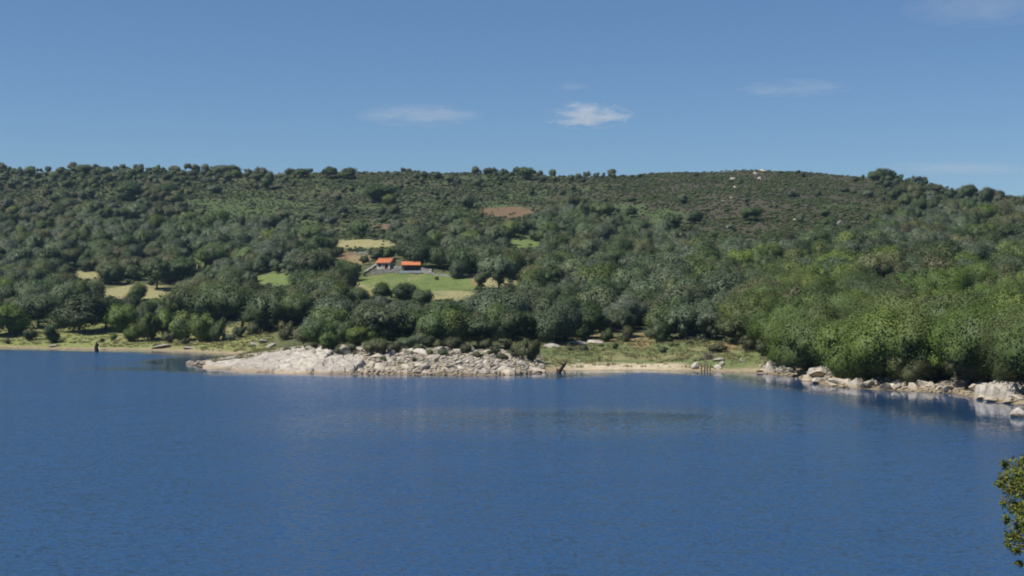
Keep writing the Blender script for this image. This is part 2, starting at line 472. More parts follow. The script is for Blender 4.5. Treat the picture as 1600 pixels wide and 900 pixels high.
slick = slick * (0.85 + 0.25 * fbm(wxr / 7, wyr / 1.6, 95))
calm = np.maximum(calm, slick)
at_w = wme.attributes.new('calm', 'FLOAT', 'POINT')
at_w.data.foreach_set('value', calm.astype(np.float32))
m, n, l, p = new_mat('lake_water')
ge = N(n, 'ShaderNodeNewGeometry')
at_n = N(n, 'ShaderNodeAttribute'); at_n.attribute_name = 'calm'
def slope(scale, sx, sy, amp, detail=2.0):
    mp = N(n, 'ShaderNodeMapping'); mp.inputs['Scale'].default_value = (sx, sy, 1); mp.inputs['Rotation'].default_value = (0, 0, 0.25)
    l.new(ge.outputs['Position'], mp.inputs['Vector'])
    no = N(n, 'ShaderNodeTexNoise'); no.inputs['Scale'].default_value = scale; no.inputs['Detail'].default_value = detail
    l.new(mp.outputs[0], no.inputs['Vector'])
    sb = N(n, 'ShaderNodeVectorMath', operation='SUBTRACT'); sb.inputs[1].default_value = (0.5, 0.5, 0.5)
    l.new(no.outputs['Color'], sb.inputs[0])
    mu = N(n, 'ShaderNodeVectorMath', operation='MULTIPLY'); mu.inputs[1].default_value = (amp * 0.6, amp, 0)
    l.new(sb.outputs[0], mu.inputs[0])
    return mu
s1 = slope(3.2, 0.7, 1.5, 1.5, 3.0)
s2 = slope(0.45, 0.6, 1.6, 0.22, 1.0)
ad = N(n, 'ShaderNodeVectorMath', operation='ADD'); l.new(s1.outputs[0], ad.inputs[0]); l.new(s2.outputs[0], ad.inputs[1])
# wind strength: gusts and lulls drawn out across the lake
mp = N(n, 'ShaderNodeMapping'); mp.inputs['Scale'].default_value = (0.012, 0.035, 1)
l.new(ge.outputs['Position'], mp.inputs['Vector'])
gu = N(n, 'ShaderNodeTexNoise'); gu.inputs['Scale'].default_value = 1.0; gu.inputs['Detail'].default_value = 4
l.new(mp.outputs[0], gu.inputs['Vector'])
gr = N(n, 'ShaderNodeMapRange'); gr.inputs['From Min'].default_value = 0.3; gr.inputs['From Max'].default_value = 0.7; gr.inputs['To Min'].default_value = 0.75; gr.inputs['To Max'].default_value = 1.2
l.new(gu.outputs['Fac'], gr.inputs['Value'])
cm = N(n, 'ShaderNodeMapRange'); cm.inputs['To Min'].default_value = 1.0; cm.inputs['To Max'].default_value = 0.05
l.new(at_n.outputs['Fac'], cm.inputs['Value'])
am = N(n, 'ShaderNodeMath', operation='MULTIPLY'); l.new(gr.outputs['Result'], am.inputs[0]); l.new(cm.outputs['Result'], am.inputs[1])
sc = N(n, 'ShaderNodeVectorMath', operation='SCALE'); l.new(ad.outputs[0], sc.inputs[0]); l.new(am.outputs[0], sc.inputs['Scale'])
up_ = N(n, 'ShaderNodeVectorMath', operation='ADD'); up_.inputs[1].default_value = (0, 0, 1); l.new(sc.outputs[0], up_.inputs[0])
nm = N(n, 'ShaderNodeVectorMath', operation='NORMALIZE'); l.new(up_.outputs[0], nm.inputs[0])
l.new(nm.outputs[0], p.inputs['Normal'])
p.inputs['Base Color'].default_value = (0.017, 0.052, 0.122, 1)
rg = N(n, 'ShaderNodeMapRange'); rg.inputs['To Min'].default_value = 0.2; rg.inputs['To Max'].default_value = 0.06
l.new(at_n.outputs['Fac'], rg.inputs['Value']); l.new(rg.outputs['Result'], p.inputs['Roughness'])
p.inputs['IOR'].default_value = 1.333
wme.materials.append(m)
lake = link('lake_water', wme)
tag(lake, 'deep blue rippled lake water filling the lower half of the view', kind='structure')

# ------------------------------------------------------------------ plants
import bmesh
_b = bmesh.new(); bmesh.ops.create_icosphere(_b, subdivisions=2, radius=1.0)
ICO = (np.array([v.co[:] for v in _b.verts]), np.array([[v.index for v in f.verts] for f in _b.faces])); _b.free()
def crown_mesh(name, seed, base=0.12, width=1.0, lobes=22, leaves=2400, size=0.05, top_flat=0.0, stretch=1.0, low_lobes=0.35, ragged=0.42, inner=0.74):
    """leaf faces spread over many overlapping leaf clumps; the plant is 1 high and WIDTH wide"""
    r = np.random.default_rng(seed)
    cz = (base + 1) / 2; rz = (1 - base) / 2; rx = width / 2
    cs, rs = [], []
    for i in range(lobes):
        a = r.uniform(0, 2 * math.pi); zz = r.uniform(-1, 1)
        if zz < 0 and r.random() > low_lobes: zz = -zz
        k = math.sqrt(max(0, 1 - zz * zz)) 
        f = r.uniform(0.45, 0.82) if i > lobes * 0.2 else r.uniform(0, 0.4)
        if top_flat: zz = zz * (1 - top_flat * 0.3)
        rad = r.choice((0.10, 0.14, 0.19, 0.25)) * r.uniform(.85, 1.15) * (0.55 + 0.45 * width)
        cs.append((rx * k * f * math.cos(a) * r.uniform(0.85, 1.15), rx * k * f * math.sin(a) * r.uniform(.85, 1.15), max(cz + rz * zz * f, base * .8 + rad * 0.6)))
        rs.append(rad)
    cs = np.array(cs); rs = np.array(rs)
    cs[:, 0] += 0.16 * r.normal() * (cs[:, 2] - .3) * width; cs[:, 1] += 0.16 * r.normal() * (cs[:, 2] - .3) * width; cs[:, 0] *= r.uniform(.85, 1.15)
    # keep the plant 1 high
    top = (cs[:, 2] + rs * stretch).max(); s = 1 / top
    cs[:, 2] *= s
    tone = r.uniform(0, 1, lobes)
    n_try = leaves * 3
    li = r.choice(lobes, n_try, p=rs ** 2 / (rs ** 2).sum())
    d = r.normal(size=(n_try, 3)); d[:, 2] += 0.25
    d /= np.linalg.norm(d, axis=1)[:, None]
    rad = rs[li] * (1 + ragged * (r.random(n_try) ** 2 - 0.35)) * (1 + 0.16 * np.sin(d[:, 0] * 5 + li) * np.sin(d[:, 1] * 6 + li * 2))
    P = cs[li] + d * rad[:, None] * np.array([1, 1, stretch])
    deep = np.zeros(n_try, bool)
    for c, q in zip(cs, rs):
        deep |= (((P - c) ** 2).sum(1) < (q * 0.74) ** 2)
    ok = np.where(~deep & (P[:, 2] > 0.01))[0]
    extra = np.where(deep & (P[:, 2] > 0.01))[0][: leaves // 8]
    ok = np.concatenate([ok[: leaves - len(extra)], extra])
    P = P[ok]; d = d[ok]; li = li[ok]; k = len(ok)
    nrm = d * 0.95 + r.normal(size=(k, 3)) * 0.34 + np.array([0, 0, 0.15])
    nrm /= np.linalg.norm(nrm, axis=1)[:, None]
    a = np.cross(nrm, r.normal(size=(k, 3))); a /= np.linalg.norm(a, axis=1)[:, None]
    b = np.cross(nrm, a)
    sz = size * r.uniform(0.55, 1.25, k)[:, None]
    bend = nrm * sz * 0.18
    V = np.stack([P - a * sz * .62, P - b * sz * .42 + bend, P + a * sz * .62, P + b * sz * .42 + bend], 1).reshape(-1, 3)
    Fc = np.arange(4 * k).reshape(k, 4)
    leaf_v = np.clip(tone[li] * 0.65 + r.uniform(0, 0.35, k), 0, 1)
    cn = d * 0.6 + (P - np.array([0, 0, cz * .6])) * 1.5 + nrm * 0.2
    cn /= np.linalg.norm(cn, axis=1)[:, None]
    cn = np.repeat(cn, 4, axis=0)
    # the dense inside of every clump: a rough lump of closed foliage just under the outer leaves
    iv, it = ICO
    VV, FF, NN, LL = [V], [], [cn], [leaf_v]
    off = len(V)
    for q in range(lobes):
        bumpy = inner * (1 + 0.14 * np.sin(iv[:, :1] * 7 + q) * np.sin(iv[:, 1:2] * 8 + 2 * q) + 0.10 * r.normal(size=(len(iv), 1)))
        W = cs[q] + iv * rs[q] * bumpy * r.uniform(.85, 1.0) * np.array([1, 1, stretch]); W[:, 2] = np.maximum(W[:, 2], 0.015)
        nn = iv * 0.6 + (W - np.array([0, 0, cz * .6])) * 1.5; nn /= np.linalg.norm(nn, axis=1)[:, None]
        VV.append(W); FF.append(it + off); NN.append(nn); LL.append(np.clip(tone[q] * 0.65 + r.uniform(0, 0.3, len(it)), 0, 1)); off += len(iv)
    V = np.concatenate(VV); Tf = np.concatenate(FF)
    me = bpy.data.meshes.new(name)
    nq, nt_ = len(Fc), len(Tf)
    me.vertices.add(len(V)); me.vertices.foreach_set('co', V.astype(np.float32).ravel())
    me.loops.add(nq * 4 + nt_ * 3); me.loops.foreach_set('vertex_index', np.concatenate([Fc.ravel(), Tf.ravel()]).astype(np.int32))
    me.polygons.add(nq + nt_)
    me.polygons.foreach_set('loop_start', np.concatenate([np.arange(nq) * 4, nq * 4 + np.arange(nt_) * 3]).astype(np.int32))
    me.polygons.foreach_set('loop_total', np.concatenate([np.full(nq, 4), np.full(nt_, 3)]).astype(np.int32))
    me.update(calc_edges=True)
    me.polygons.foreach_set('use_smooth', np.ones(nq + nt_, dtype=bool))
    vn = np.concatenate(NN)
    me.normals_split_custom_set(vn[np.concatenate([Fc.ravel(), Tf.ravel()])])
    at_l = me.attributes.new('leaf', 'FLOAT', 'FACE')
    at_l.data.foreach_set('value', np.concatenate(LL).astype(np.float32))
    return me

def trunk_mesh(name, seed, h=0.5, rad=0.03, limbs=5, spread=0.28, stems=1, base=0.0):
    r = random.Random(seed); mb = MB()
    for s in range(stems):
        ox, oy = (0, 0) if stems == 1 else (r.uniform(-.07, .07), r.uniform(-.07, .07))
        lx, ly = r.uniform(-.05, .05) + ox, r.uniform(-.05, .05) + oy
        pts = [(ox, oy, -0.04), (ox * 1.1, oy * 1.1, 0.03), (lx * .5 + ox, ly * .5 + oy, h * .5), (lx + ox * 2, ly + oy * 2, h), (lx * 1.5 + ox * 3, ly * 1.5 + oy * 3, h * 1.5)]
        mb.tube(pts, [rad * 1.5, rad * 1.1, rad * .85, rad * .65, rad * .2], 7)
        for k in range(limbs):
            a = 2 * math.pi * k / limbs + r.uniform(-.5, .5); z0 = h * r.uniform(.45, 1.05)
            e = spread * r.uniform(.7, 1.2)
            mb.tube([(lx * z0 / h + ox, ly * z0 / h + oy, z0), (math.cos(a) * e * .5, math.sin(a) * e * .5, z0 + .12), (math.cos(a) * e, math.sin(a) * e, z0 + r.uniform(.18, .34))], [rad * .5, rad * .35, rad * .1], 5)
    me = mesh(name, mb.v, mb.f, True)
    me.materials.append(BARK)
    return me

CROWN = {'tree': [], 'big': [], 'shrub': [], 'scrub': [], 'tall': []}
TRUNK = {'tree': [], 'big': [], 'shrub': [], 'scrub': [], 'tall': []}
for k in range(7):
    CROWN['tree'].append(crown_mesh('crown', 100 + k, base=0.02, width=1.0 + 0.08 * (k % 3), lobes=20 + 3 * k, leaves=4200, size=0.043, low_lobes=0.6, ragged=0.5))
    TRUNK['tree'].append(trunk_mesh('trunk', 100 + k, h=0.42, rad=0.028))
for k in range(5):
    CROWN['big'].append(crown_mesh('crown', 200 + k, base=0.05, width=1.15 + .06 * k, lobes=28 + 3 * k, leaves=15000, size=0.024, low_lobes=0.55, ragged=0.42))
    TRUNK['big'].append(trunk_mesh('trunk', 200 + k, h=0.45, rad=0.025, limbs=7, spread=0.33, stems=2))
for k in range(5):
    CROWN['shrub'].append(crown_mesh('crown', 300 + k, base=0.0, width=1.25 + .06 * k, lobes=16 + 2 * k, leaves=4200, size=0.046, low_lobes=0.9, ragged=.4))
    TRUNK['shrub'].append(trunk_mesh('stems', 300 + k, h=0.3, rad=0.018, limbs=4, spread=.35, stems=3))
for k in range(3):
    CROWN['tall'].append(crown_mesh('crown', 400 + k, base=0.08, width=0.62, lobes=22, leaves=2200, size=0.046, low_lobes=.8))
    TRUNK['tall'].append(trunk_mesh('trunk', 400 + k, h=0.5, rad=0.022, spread=.18))
for k in range(4):
    CROWN['scrub'].append(crown_mesh('scrub', 500 + k, base=0.0, width=1.7, lobes=9, leaves=420, size=0.15, low_lobes=1.0, ragged=.6))

def plant(kind, tone, x, y, height, wscale=1.0, variant=None, name=None, rz=None, sink=0.0):
    """a plant as a thing: an Empty at its foot with crown and trunk under it"""
    v = random.randrange(len(CROWN[kind])) if variant is None else variant % len(CROWN[kind])
    if name is None: name = 'shrub' if kind == 'shrub' else 'tree'
    t = empty(name, (x, y, gz(x, y) - sink), random.uniform(0, 6.28) if rz is None else rz)
    t.scale = (height * wscale, height * wscale, height)
    me = CROWN[kind][v]
    c = bpy.data.objects.new('crown', me); COL.objects.link(c); c.parent = t
    if len(me.materials) == 0: me.materials.append(LEAF['mid'])
    c.material_slots[0].link = 'OBJECT'; c.material_slots[0].material = LEAF[tone]
    tr = bpy.data.objects.new('stem' if kind == 'shrub' else 'trunk', TRUNK[kind][v]); COL.objects.link(tr); tr.parent = t
    return t

# words for labels: what stands below a column of the photo, and how far up the slope
COLS = [(0, 'far left shore end'), (47, 'small meadow bush'), (82, 'dark meadow bush'), (150, 'drowned post'), (205, 'leftmost willow shrubs'), (262, 'middle willow shrubs'),
        (300, 'spit tip'), (345, 'thin spit end'), (395, 'smooth pale slab'), (450, 'lone round shrub'), (510, 'yellowish spit shrub'), (560, 'spit crest'), (600, 'farmhouse'), (645, 'open shed'), (705, 'rubble shrub'), (745, 'pasture right end'),
        (790, 'rubble right end'), (828, 'big waterside bush'), (878, 'drowned stump'), (945, 'left soil patch'), (1000, 'orange soil bank'), (1060, 'sand beach end'), (1105, 'red dead stakes'),
        (1160, 'reedy bank'), (1215, 'first shore boulders'), (1265, 'little sand cove'), (1320, 'split boulders'), (1380, 'square pale boulder'), (1430, 'twin pale boulders'), (1480, 'grey dead brush'), (1530, 'tilted ledge'), (1585, 'right view edge')]
def col_name(px):
    return min(COLS, key=lambda c: abs(c[0] - px))[1]
LEVELS = [(0.06, 'at the shore'), (0.16, 'behind the shore'), (0.27, 'low on slope'), (0.38, 'below mid slope'), (0.49, 'nearing mid slope'), (0.60, 'past mid slope'),
          (0.72, 'at upper slope'), (0.83, 'high on slope'), (0.93, 'under the ridge'), (9, 'on the skyline')]
def level_name(px, row):
    s = np.interp(px, SKY_PX, SKY_ROW)
    xs = [q[0] for q in shore_px]
    b = 545 if px < 380 else np.interp(px, [380, 500, 800, 1200, 1300, 1600], [560, 560, 575, 580, 598, 630])
    f = (b - row) / (b - s)
    for lim, nme in LEVELS:
        if f < lim: return nme
TONE = {'dark': 'dark green', 'mid': 'mid green', 'grey': 'grey green', 'bright': 'bright green', 'olive': 'olive green', 'silver': 'silvery grey', 'heath': 'brown', 'dead': 'dead grey'}

# hand-placed plants: (px, foot row, width px, height px, tone, kind)
HAND = [
    (15, 524, 84, 48, 'bright', 'tree'), (125, 521, 96, 62, 'dark', 'tree'), (60, 512, 76, 50, 'dark', 'tree'), (165, 514, 60, 50, 'dark', 'tree'),
    (82, 535, 36, 30, 'dark', 'shrub'), (47, 532, 24, 17, 'mid', 'shrub'), (178, 532, 13, 10, 'mid', 'shrub'), (160, 535, 9, 7, 'olive', 'shrub'), (13, 538, 10, 8, 'olive', 'shrub'),
    (208, 534, 34, 27, 'bright', 'shrub'), (230, 531, 52, 44, 'bright', 'shrub'), (258, 527, 48, 42, 'bright', 'shrub'), (285, 531, 52, 42, 'bright', 'shrub'), (312, 534, 56, 44, 'bright', 'shrub'), (342, 533, 48, 36, 'mid', 'shrub'), (265, 536, 26, 18, 'olive', 'shrub'), (290, 538, 18, 10, 'olive', 'shrub'),
    (190, 519, 52, 44, 'bright', 'tree'), (205, 500, 40, 40, 'dark', 'tree'),
    (450, 531, 34, 29, 'olive', 'shrub'), (428, 519, 72, 72, 'dark', 'tree'), (475, 512, 62, 55, 'dark', 'tree'), (378, 516, 86, 72, 'dark', 'tree'), (335, 505, 70, 58, 'mid', 'tree'), (300, 502, 60, 55, 'mid', 'tree'),
    (372, 528, 24, 18, 'grey', 'shrub'), (396, 524, 26, 18, 'olive', 'shrub'), (360, 533, 20, 12, 'silver', 'shrub'),
    (517, 550, 44, 32, 'bright', 'shrub'), (478, 540, 54, 26, 'olive', 'shrub'), (505, 530, 56, 36, 'mid', 'shrub'), (590, 556, 42, 27, 'olive', 'shrub'), (544, 553, 24, 15, 'grey', 'shrub'), (506, 553, 16, 12, 'olive', 'shrub'), (565, 540, 50, 28, 'bright', 'shrub'),
    (596, 534, 92, 58, 'grey', 'tree'), (640, 532, 76, 50, 'mid', 'tree'), (690, 530, 76, 58, 'dark', 'tree'), (660, 542, 60, 24, 'grey', 'shrub'), (710, 549, 36, 22, 'olive', 'shrub'), (745, 533, 32, 46, 'olive', 'tall'),
    (530, 556, 22, 14, 'grey', 'shrub'), (556, 561, 18, 12, 'olive', 'shrub'), (575, 552, 26, 18, 'mid', 'shrub'), (615, 551, 30, 18, 'olive', 'shrub'), (632, 546, 34, 18, 'grey', 'shrub'), (655, 551, 24, 13, 'olive', 'shrub'), (672, 556, 16, 9, 'olive', 'shrub'), (694, 557, 20, 11, 'grey', 'shrub'), (728, 553, 26, 15, 'olive', 'shrub'), (746, 560, 18, 10, 'olive', 'shrub'), (768, 556, 26, 14, 'olive', 'shrub'), (785, 563, 20, 10, 'olive', 'shrub'), (806, 560, 26, 16, 'olive', 'shrub'), (468, 551, 14, 9, 'grey', 'shrub'), (448, 553, 18, 10, 'olive', 'shrub'), (488, 549, 26, 14, 'olive', 'shrub'), (428, 556, 12, 6, 'grey', 'shrub'), (545, 568, 14, 8, 'olive', 'shrub'), (500, 562, 10, 5, 'grey', 'shrub'), (600, 566, 14, 8, 'grey', 'shrub'), (648, 566, 12, 7, 'grey', 'shrub'), (810, 572, 16, 7, 'mid', 'shrub'),
    (722, 526, 50, 50, 'grey', 'tree'), (775, 528, 46, 52, 'mid', 'tree'), (805, 533, 66, 50, 'mid', 'tree'), (828, 566, 38, 38, 'olive', 'shrub'), (856, 536, 70, 54, 'grey', 'tree'), (832, 530, 40, 36, 'olive', 'tall'), (760, 546, 28, 16, 'olive', 'shrub'), (685, 545, 22, 14, 'olive', 'shrub'), (795, 545, 20, 14, 'olive', 'shrub'),
    (880, 534, 70, 62, 'grey', 'tree'), (920, 530, 60, 54, 'dark', 'tree'), (950, 534, 26, 20, 'dark', 'shrub'), (980, 534, 22, 24, 'olive', 'shrub'), (1027, 535, 40, 30, 'grey', 'shrub'), (1072, 532, 74, 58, 'grey', 'tree'), (1112, 532, 54, 56, 'silver', 'tree'),
    (1150, 538, 60, 46, 'mid', 'tree'), (1170, 549, 44, 26, 'olive', 'shrub'), (1122, 551, 36, 16, 'olive', 'shrub'), (1190, 556, 34, 26, 'olive', 'shrub'), (912, 549, 20, 10, 'grey', 'shrub'), (1035, 551, 22, 10, 'grey', 'shrub'), (960, 545, 16, 9, 'dark', 'shrub'),
    (652, 419, 68, 46, 'dark', 'tree'), (684, 420, 34, 36, 'dark', 'tree'), (736, 398, 46, 38, 'bright', 'tree'), (731, 427, 42, 42, 'mid', 'tree'), (715, 435, 38, 28, 'grey', 'shrub'), (571, 414, 15, 15, 'dark', 'shrub'), (780, 458, 62, 58, 'grey', 'tree'), (752, 452, 22, 30, 'olive', 'tall'),
    (596, 472, 34, 30, 'dark', 'tree'), (632, 474, 42, 32, 'dark', 'tree'), (660, 478, 34, 26, 'mid', 'tree'), (540, 442, 48, 36, 'mid', 'tree'), (492, 450, 72, 56, 'dark', 'tree'), (565, 483, 48, 34, 'dark', 'tree'), (553, 440, 34, 24, 'olive', 'shrub'),
    (212, 472, 36, 28, 'mid', 'tree'), (245, 452, 60, 50, 'dark', 'tree'), (285, 446, 50, 46, 'dark', 'tree'), (175, 445, 40, 34, 'dark', 'tree'), (305, 382, 60, 40, 'dark', 'tree'), (200, 313, 46, 30, 'dark', 'tree'), (262, 308, 34, 20, 'dark', 'tree'), (97, 319, 34, 22, 'dark', 'tree'),
    (905, 374, 46, 30, 'dark', 'tree'), (985, 340, 24, 18, 'dark', 'tree'), (1085, 350, 28, 22, 'dark', 'tree'), (1170, 346, 42, 22, 'dark', 'tree'), (730, 326, 26, 22, 'grey', 'tree'), (595, 316, 56, 28, 'dark', 'tree'), (1380, 282, 30, 19, 'dark', 'tree'), (1396, 283, 20, 16, 'dark', 'tree'), (1365, 282, 20, 13, 'dark', 'tree'),
    (824, 281, 28, 20, 'dark', 'tree'), (472, 278, 30, 15, 'dark', 'tree'), (515, 279, 34, 19, 'dark', 'tree'), (542, 280, 40, 18, 'dark', 'tree'), (131, 272, 30, 15, 'dark', 'tree'), (167, 274, 28, 14, 'dark', 'tree'), (418, 296, 18, 28, 'dark', 'tall'), (358, 276, 34, 18, 'dark', 'tree'),
    # overhanging trees of the right shore
    (1222, 566, 62, 62, 'bright', 'big'), (1246, 574, 74, 72, 'bright', 'big'), (1275, 584, 92, 92, 'bright', 'big'), (1328, 594, 110, 106, 'bright', 'big'), (1392, 598, 116, 116, 'bright', 'big'), (1448, 596, 104, 112, 'bright', 'big'), (1502, 598, 116, 118, 'bright', 'big'),
    (1556, 604, 118, 124, 'bright', 'big'), (1606, 610, 112, 122, 'bright', 'big'), (1364, 594, 44, 44, 'bright', 'big'), (1578, 606, 60, 60, 'bright', 'big'), (1258, 580, 44, 40, 'bright', 'big'), (1650, 616, 120, 130, 'bright', 'big'), (1420, 600, 60, 56, 'olive', 'big'), (1530, 604, 70, 64, 'olive', 'big'),
    (1298, 572, 92, 100, 'bright', 'big'), (1360, 580, 104, 108, 'mid', 'big'), (1428, 580, 110, 118, 'bright', 'big'), (1490, 580, 104, 120, 'mid', 'big'), (1545, 582, 112, 126, 'bright', 'big'), (1600, 586, 110, 130, 'bright', 'big'),
    (1208, 548, 58, 62, 'bright', 'big'), (1255, 552, 80, 84, 'mid', 'big'), (1320, 552, 84, 84, 'bright', 'big'), (1395, 550, 90, 84, 'bright', 'big'), (1460, 548, 92, 84, 'bright', 'big'), (1520, 548, 92, 88, 'bright', 'big'), (1580, 550, 92, 90, 'mid', 'big'),
]
cand = []       # every tree and shrub that could stand as an individual
for (px, row, wpx, hpx, tone, kind) in HAND:
    x, y, z = at(px, row)
    h = hpx * y / F; w = wpx * y / F * (1.35 if kind == 'big' else 1.0)
    nat = {'tree': 1.12, 'big': 1.32, 'shrub': 1.35, 'tall': 0.68}[kind]
    cand.append(dict(x=x, y=y, z=z, h=h, ws=float(np.clip(w / (h * nat), 0.6, 1.7)), tone=tone, kind=kind, hand=True))

# woodland: a jittered grid over the slope, thinned where the photo shows open ground
sp = 7.4
ty, tx = np.meshgrid(np.arange(262, 1075, sp), np.arange(-480, 480, sp), indexing='ij')
tx = (tx + rng.uniform(-.48, .48, tx.shape) * sp).ravel(); ty = (ty + rng.uniform(-.48, .48, ty.shape) * sp).ravel()
k = np.abs(tx) < 0.43 * ty + 12
tx, ty = tx[k], ty[k]
tz = ground_z(tx, ty); td = shore_dist(tx, ty)
tpx, trow = 800 + F * tx / ty, HY - F * (tz - EYE) / ty
twob = (fbm(tx / 16, ty / 16, 7) - 0.5)
den = np.full(tx.shape, 1.0)
def thin(e, v, soft=0.5):
    global den
    for up_ in (0.0, 5.0):
        m = 1 - smooth01(1 - soft, 1 + soft, ell(tpx, trow - up_ * F / ty, e) + twob * 1.0)
        den = den * (1 - m) + np.minimum(den, v) * m
thin((1185, 318, 215, 62), 0.04); thin((1165, 276, 200, 20), 0.03); thin((560, 316, 240, 46), 0.16); thin((930, 300, 200, 30), 0.40); thin((405, 328, 110, 24), 0.08); thin((110, 306, 150, 12), 0.25)
thin((680, 352, 170, 26), 0.35); thin((1440, 310, 140, 30), 0.55); thin((780, 326, 90, 16), 0.10); thin((1180, 292, 150, 22), 0.03); thin((990, 335, 90, 20), .3)
tcl = fbm(tx / 55, ty / 55, 83)
den *= 1 - np.where(tpx < 380, 0.45, 0.7) * smooth01(385, 335, trow) * smooth01(0.55, 0.42, tcl)
for k_ in FIELDS:
    if k_ == 'fern': continue
    den *= 1 - zone(tpx, trow, k_, twob * 0.3)
den *= 1 - (1 - smooth01(0.9, 1.2, ell(tpx, trow, (625, 424, 62, 15)))) # farmyard
# nor so tall, close below a field or the farm, that they would hide it
hmax = np.full(tx.shape, 12.0)
for h_ in (11, 9, 7.5, 6, 4.5, 3.2, 2.2, 1.2):
    r_ = trow - h_ * F / ty
    blk = np.zeros(tx.shape)
    for k_ in FIELDS:
        if k_ != 'fern': blk = np.maximum(blk, zone(tpx, r_, k_, twob * 0.2))
    blk = np.maximum(blk, 1 - smooth01(0.8, 1.1, ell(tpx, r_, (622, 417, 60, 16))))
    hmax = np.where(blk > 0.35, np.minimum(hmax, h_ * 0.86), hmax)
den *= np.where(tpx < 400, smooth01(45, 60, td + twob * 20), np.where(tpx < 865, smooth01(24, 32, td + twob * 12), np.where(tpx < 1200, smooth01(52, 62, td + twob * 10), smooth01(22, 30, td))))
den *= smooth01(RIDGE + 30, RIDGE - 5, ty)
keep = rng.random(tx.shape) < den
hx = np.array([c['x'] for c in cand]); hy = np.array([c['y'] for c in cand]); hw = np.array([c['h'] * c['ws'] for c in cand])
for i in np.where(keep)[0]:
    # leave the hand-placed plants in view
    dx = np.abs(tx[i] - hx); dy = hy - ty[i]
    if np.any((np.hypot(dx, dy) < hw * np.where(tpx[i] > 1180, 0.62, 0.42))): continue
    if np.any((dx < hw * 0.45 + 2.0) & (dy > 0) & (dy < hw * 0.9 + 4) & (hy < 700)): continue
    px, row = tpx[i], trow[i]
    u_ = rng.random(); h = rng.uniform(3.8, 6.2) if u_ < .34 else rng.uniform(6.2, 9.0) if u_ < .76 else rng.uniform(9.3, 12.8)
    if row < 345: h *= 0.8
    if row < 305: h *= 0.62
    if den[i] < 0.3: h *= rng.uniform(0.45, 0.8)
    tn = fbm(tx[i:i + 1] / 38, ty[i:i + 1] / 38, 61)[0] + rng.normal() * 0.10
    if px > 1150 and row > 420: tone = 'bright' if tn > 0.46 else ('mid' if tn > 0.36 else 'olive')
    elif px > 1150: tone = 'grey' if tn > 0.60 else ('mid' if tn > 0.42 else 'dark')
    elif px > 700: tone = 'grey' if tn > 0.48 else ('mid' if tn > 0.40 else 'dark')
    else: tone = 'grey' if tn > 0.60 else ('mid' if tn > 0.46 else 'dark')
    if rng.random() < 0.015 and row > 400: tone = 'silver'
    if rng.random() < 0.05: tone = 'bright'
    if hmax[i] < 1.5: continue
    h = min(h, hmax[i] * rng.uniform(.75, 1.0))
    kind = 'tree'
    if px > 1180 and row > 470: kind = 'big'
    elif rng.random() < 0.05: kind = 'tall'; h *= 1.1
    if h < 4.2 and kind == 'tree': kind = 'shrub'
    cand.append(dict(x=tx[i], y=ty[i], z=tz[i], h=h, ws=float(rng.uniform(0.85, 1.25)), tone=tone, kind=kind, hand=False))

# which of them show largest: paint their outlines from far to near
S = 0.5
buf = np.full((450, 800), -1, np.int32)
for i in sorted(range(len(cand)), key=lambda i: -cand[i]['y']):
    c = cand[i]
    cpx, r0 = project(c['x'], c['y'], c['z']); r1 = r0 - F * c['h'] / c['y']
    nat = {'tree': 1.12, 'big': 1.32, 'shrub': 1.35, 'tall': 0.68}[c['kind']]
    hwp = F * c['h'] * c['ws'] * nat / c['y'] / 2
    x0, x1 = int((cpx - hwp) * S), int((cpx + hwp) * S) + 1; y0, y1 = int(r1 * S), int(r0 * S) + 1
    x0, x1, y0, y1 = max(x0, 0), min(x1, 800), max(y0, 0), min(y1, 450)
    if x0 >= x1 or y0 >= y1: continue
    yy, xx = np.mgrid[y0:y1, x0:x1]
    q = ((xx / S - cpx) / hwp) ** 2 + ((yy / S - (r0 + r1) / 2) / ((r0 - r1) / 2)) ** 2
    buf[y0:y1, x0:x1][q < 1] = i
cnt = np.bincount(buf[buf >= 0].ravel(), minlength=len(cand))
trees_i = [i for i in range(len(cand)) if cand[i]['kind'] != 'shrub']
for i in trees_i: cand[i]['vis'] = int(cnt[i]) + (60 if cand[i]['hand'] and cnt[i] > 3 else 0)
order = sorted(trees_i, key=lambda i: -cand[i]['vis'])
single = set(order[:300])
single |= {i for i in range(len(cand)) if cand[i]['kind'] == 'shrub' and cand[i]['hand'] and cnt[i] > 0}
yb_, xb_ = np.nonzero(buf >= 0)
sx_ = np.bincount(buf[yb_, xb_], weights=xb_ / S, minlength=len(cand)); sy_ = np.bincount(buf[yb_, xb_], weights=yb_ / S, minlength=len(cand))

items = []
rest = []
for i, c in enumerate(cand):
    if i in single:
        t = plant(c['kind'], c['tone'], c['x'], c['y'], c['h'], c['ws'])
        vx_, vy_ = sx_[i] / max(cnt[i], 1), sy_[i] / max(cnt[i], 1)
        size = c['h'] * F / c['y']
        shrub = c['kind'] == 'shrub'
        if shrub: word = 'tiny' if size < 12 else ('low' if size < 22 else 'rounded')
        else: word = 'slender' if c['kind'] == 'tall' else ('broad' if c['ws'] > 1.05 else ('small' if c['h'] < 6 else 'dense'))
        items.append((t, vx_, vy_, f"{TONE[c['tone']]} {word} {'shrub' if shrub else 'tree'}", shrub))
    else:
        rest.append(c)

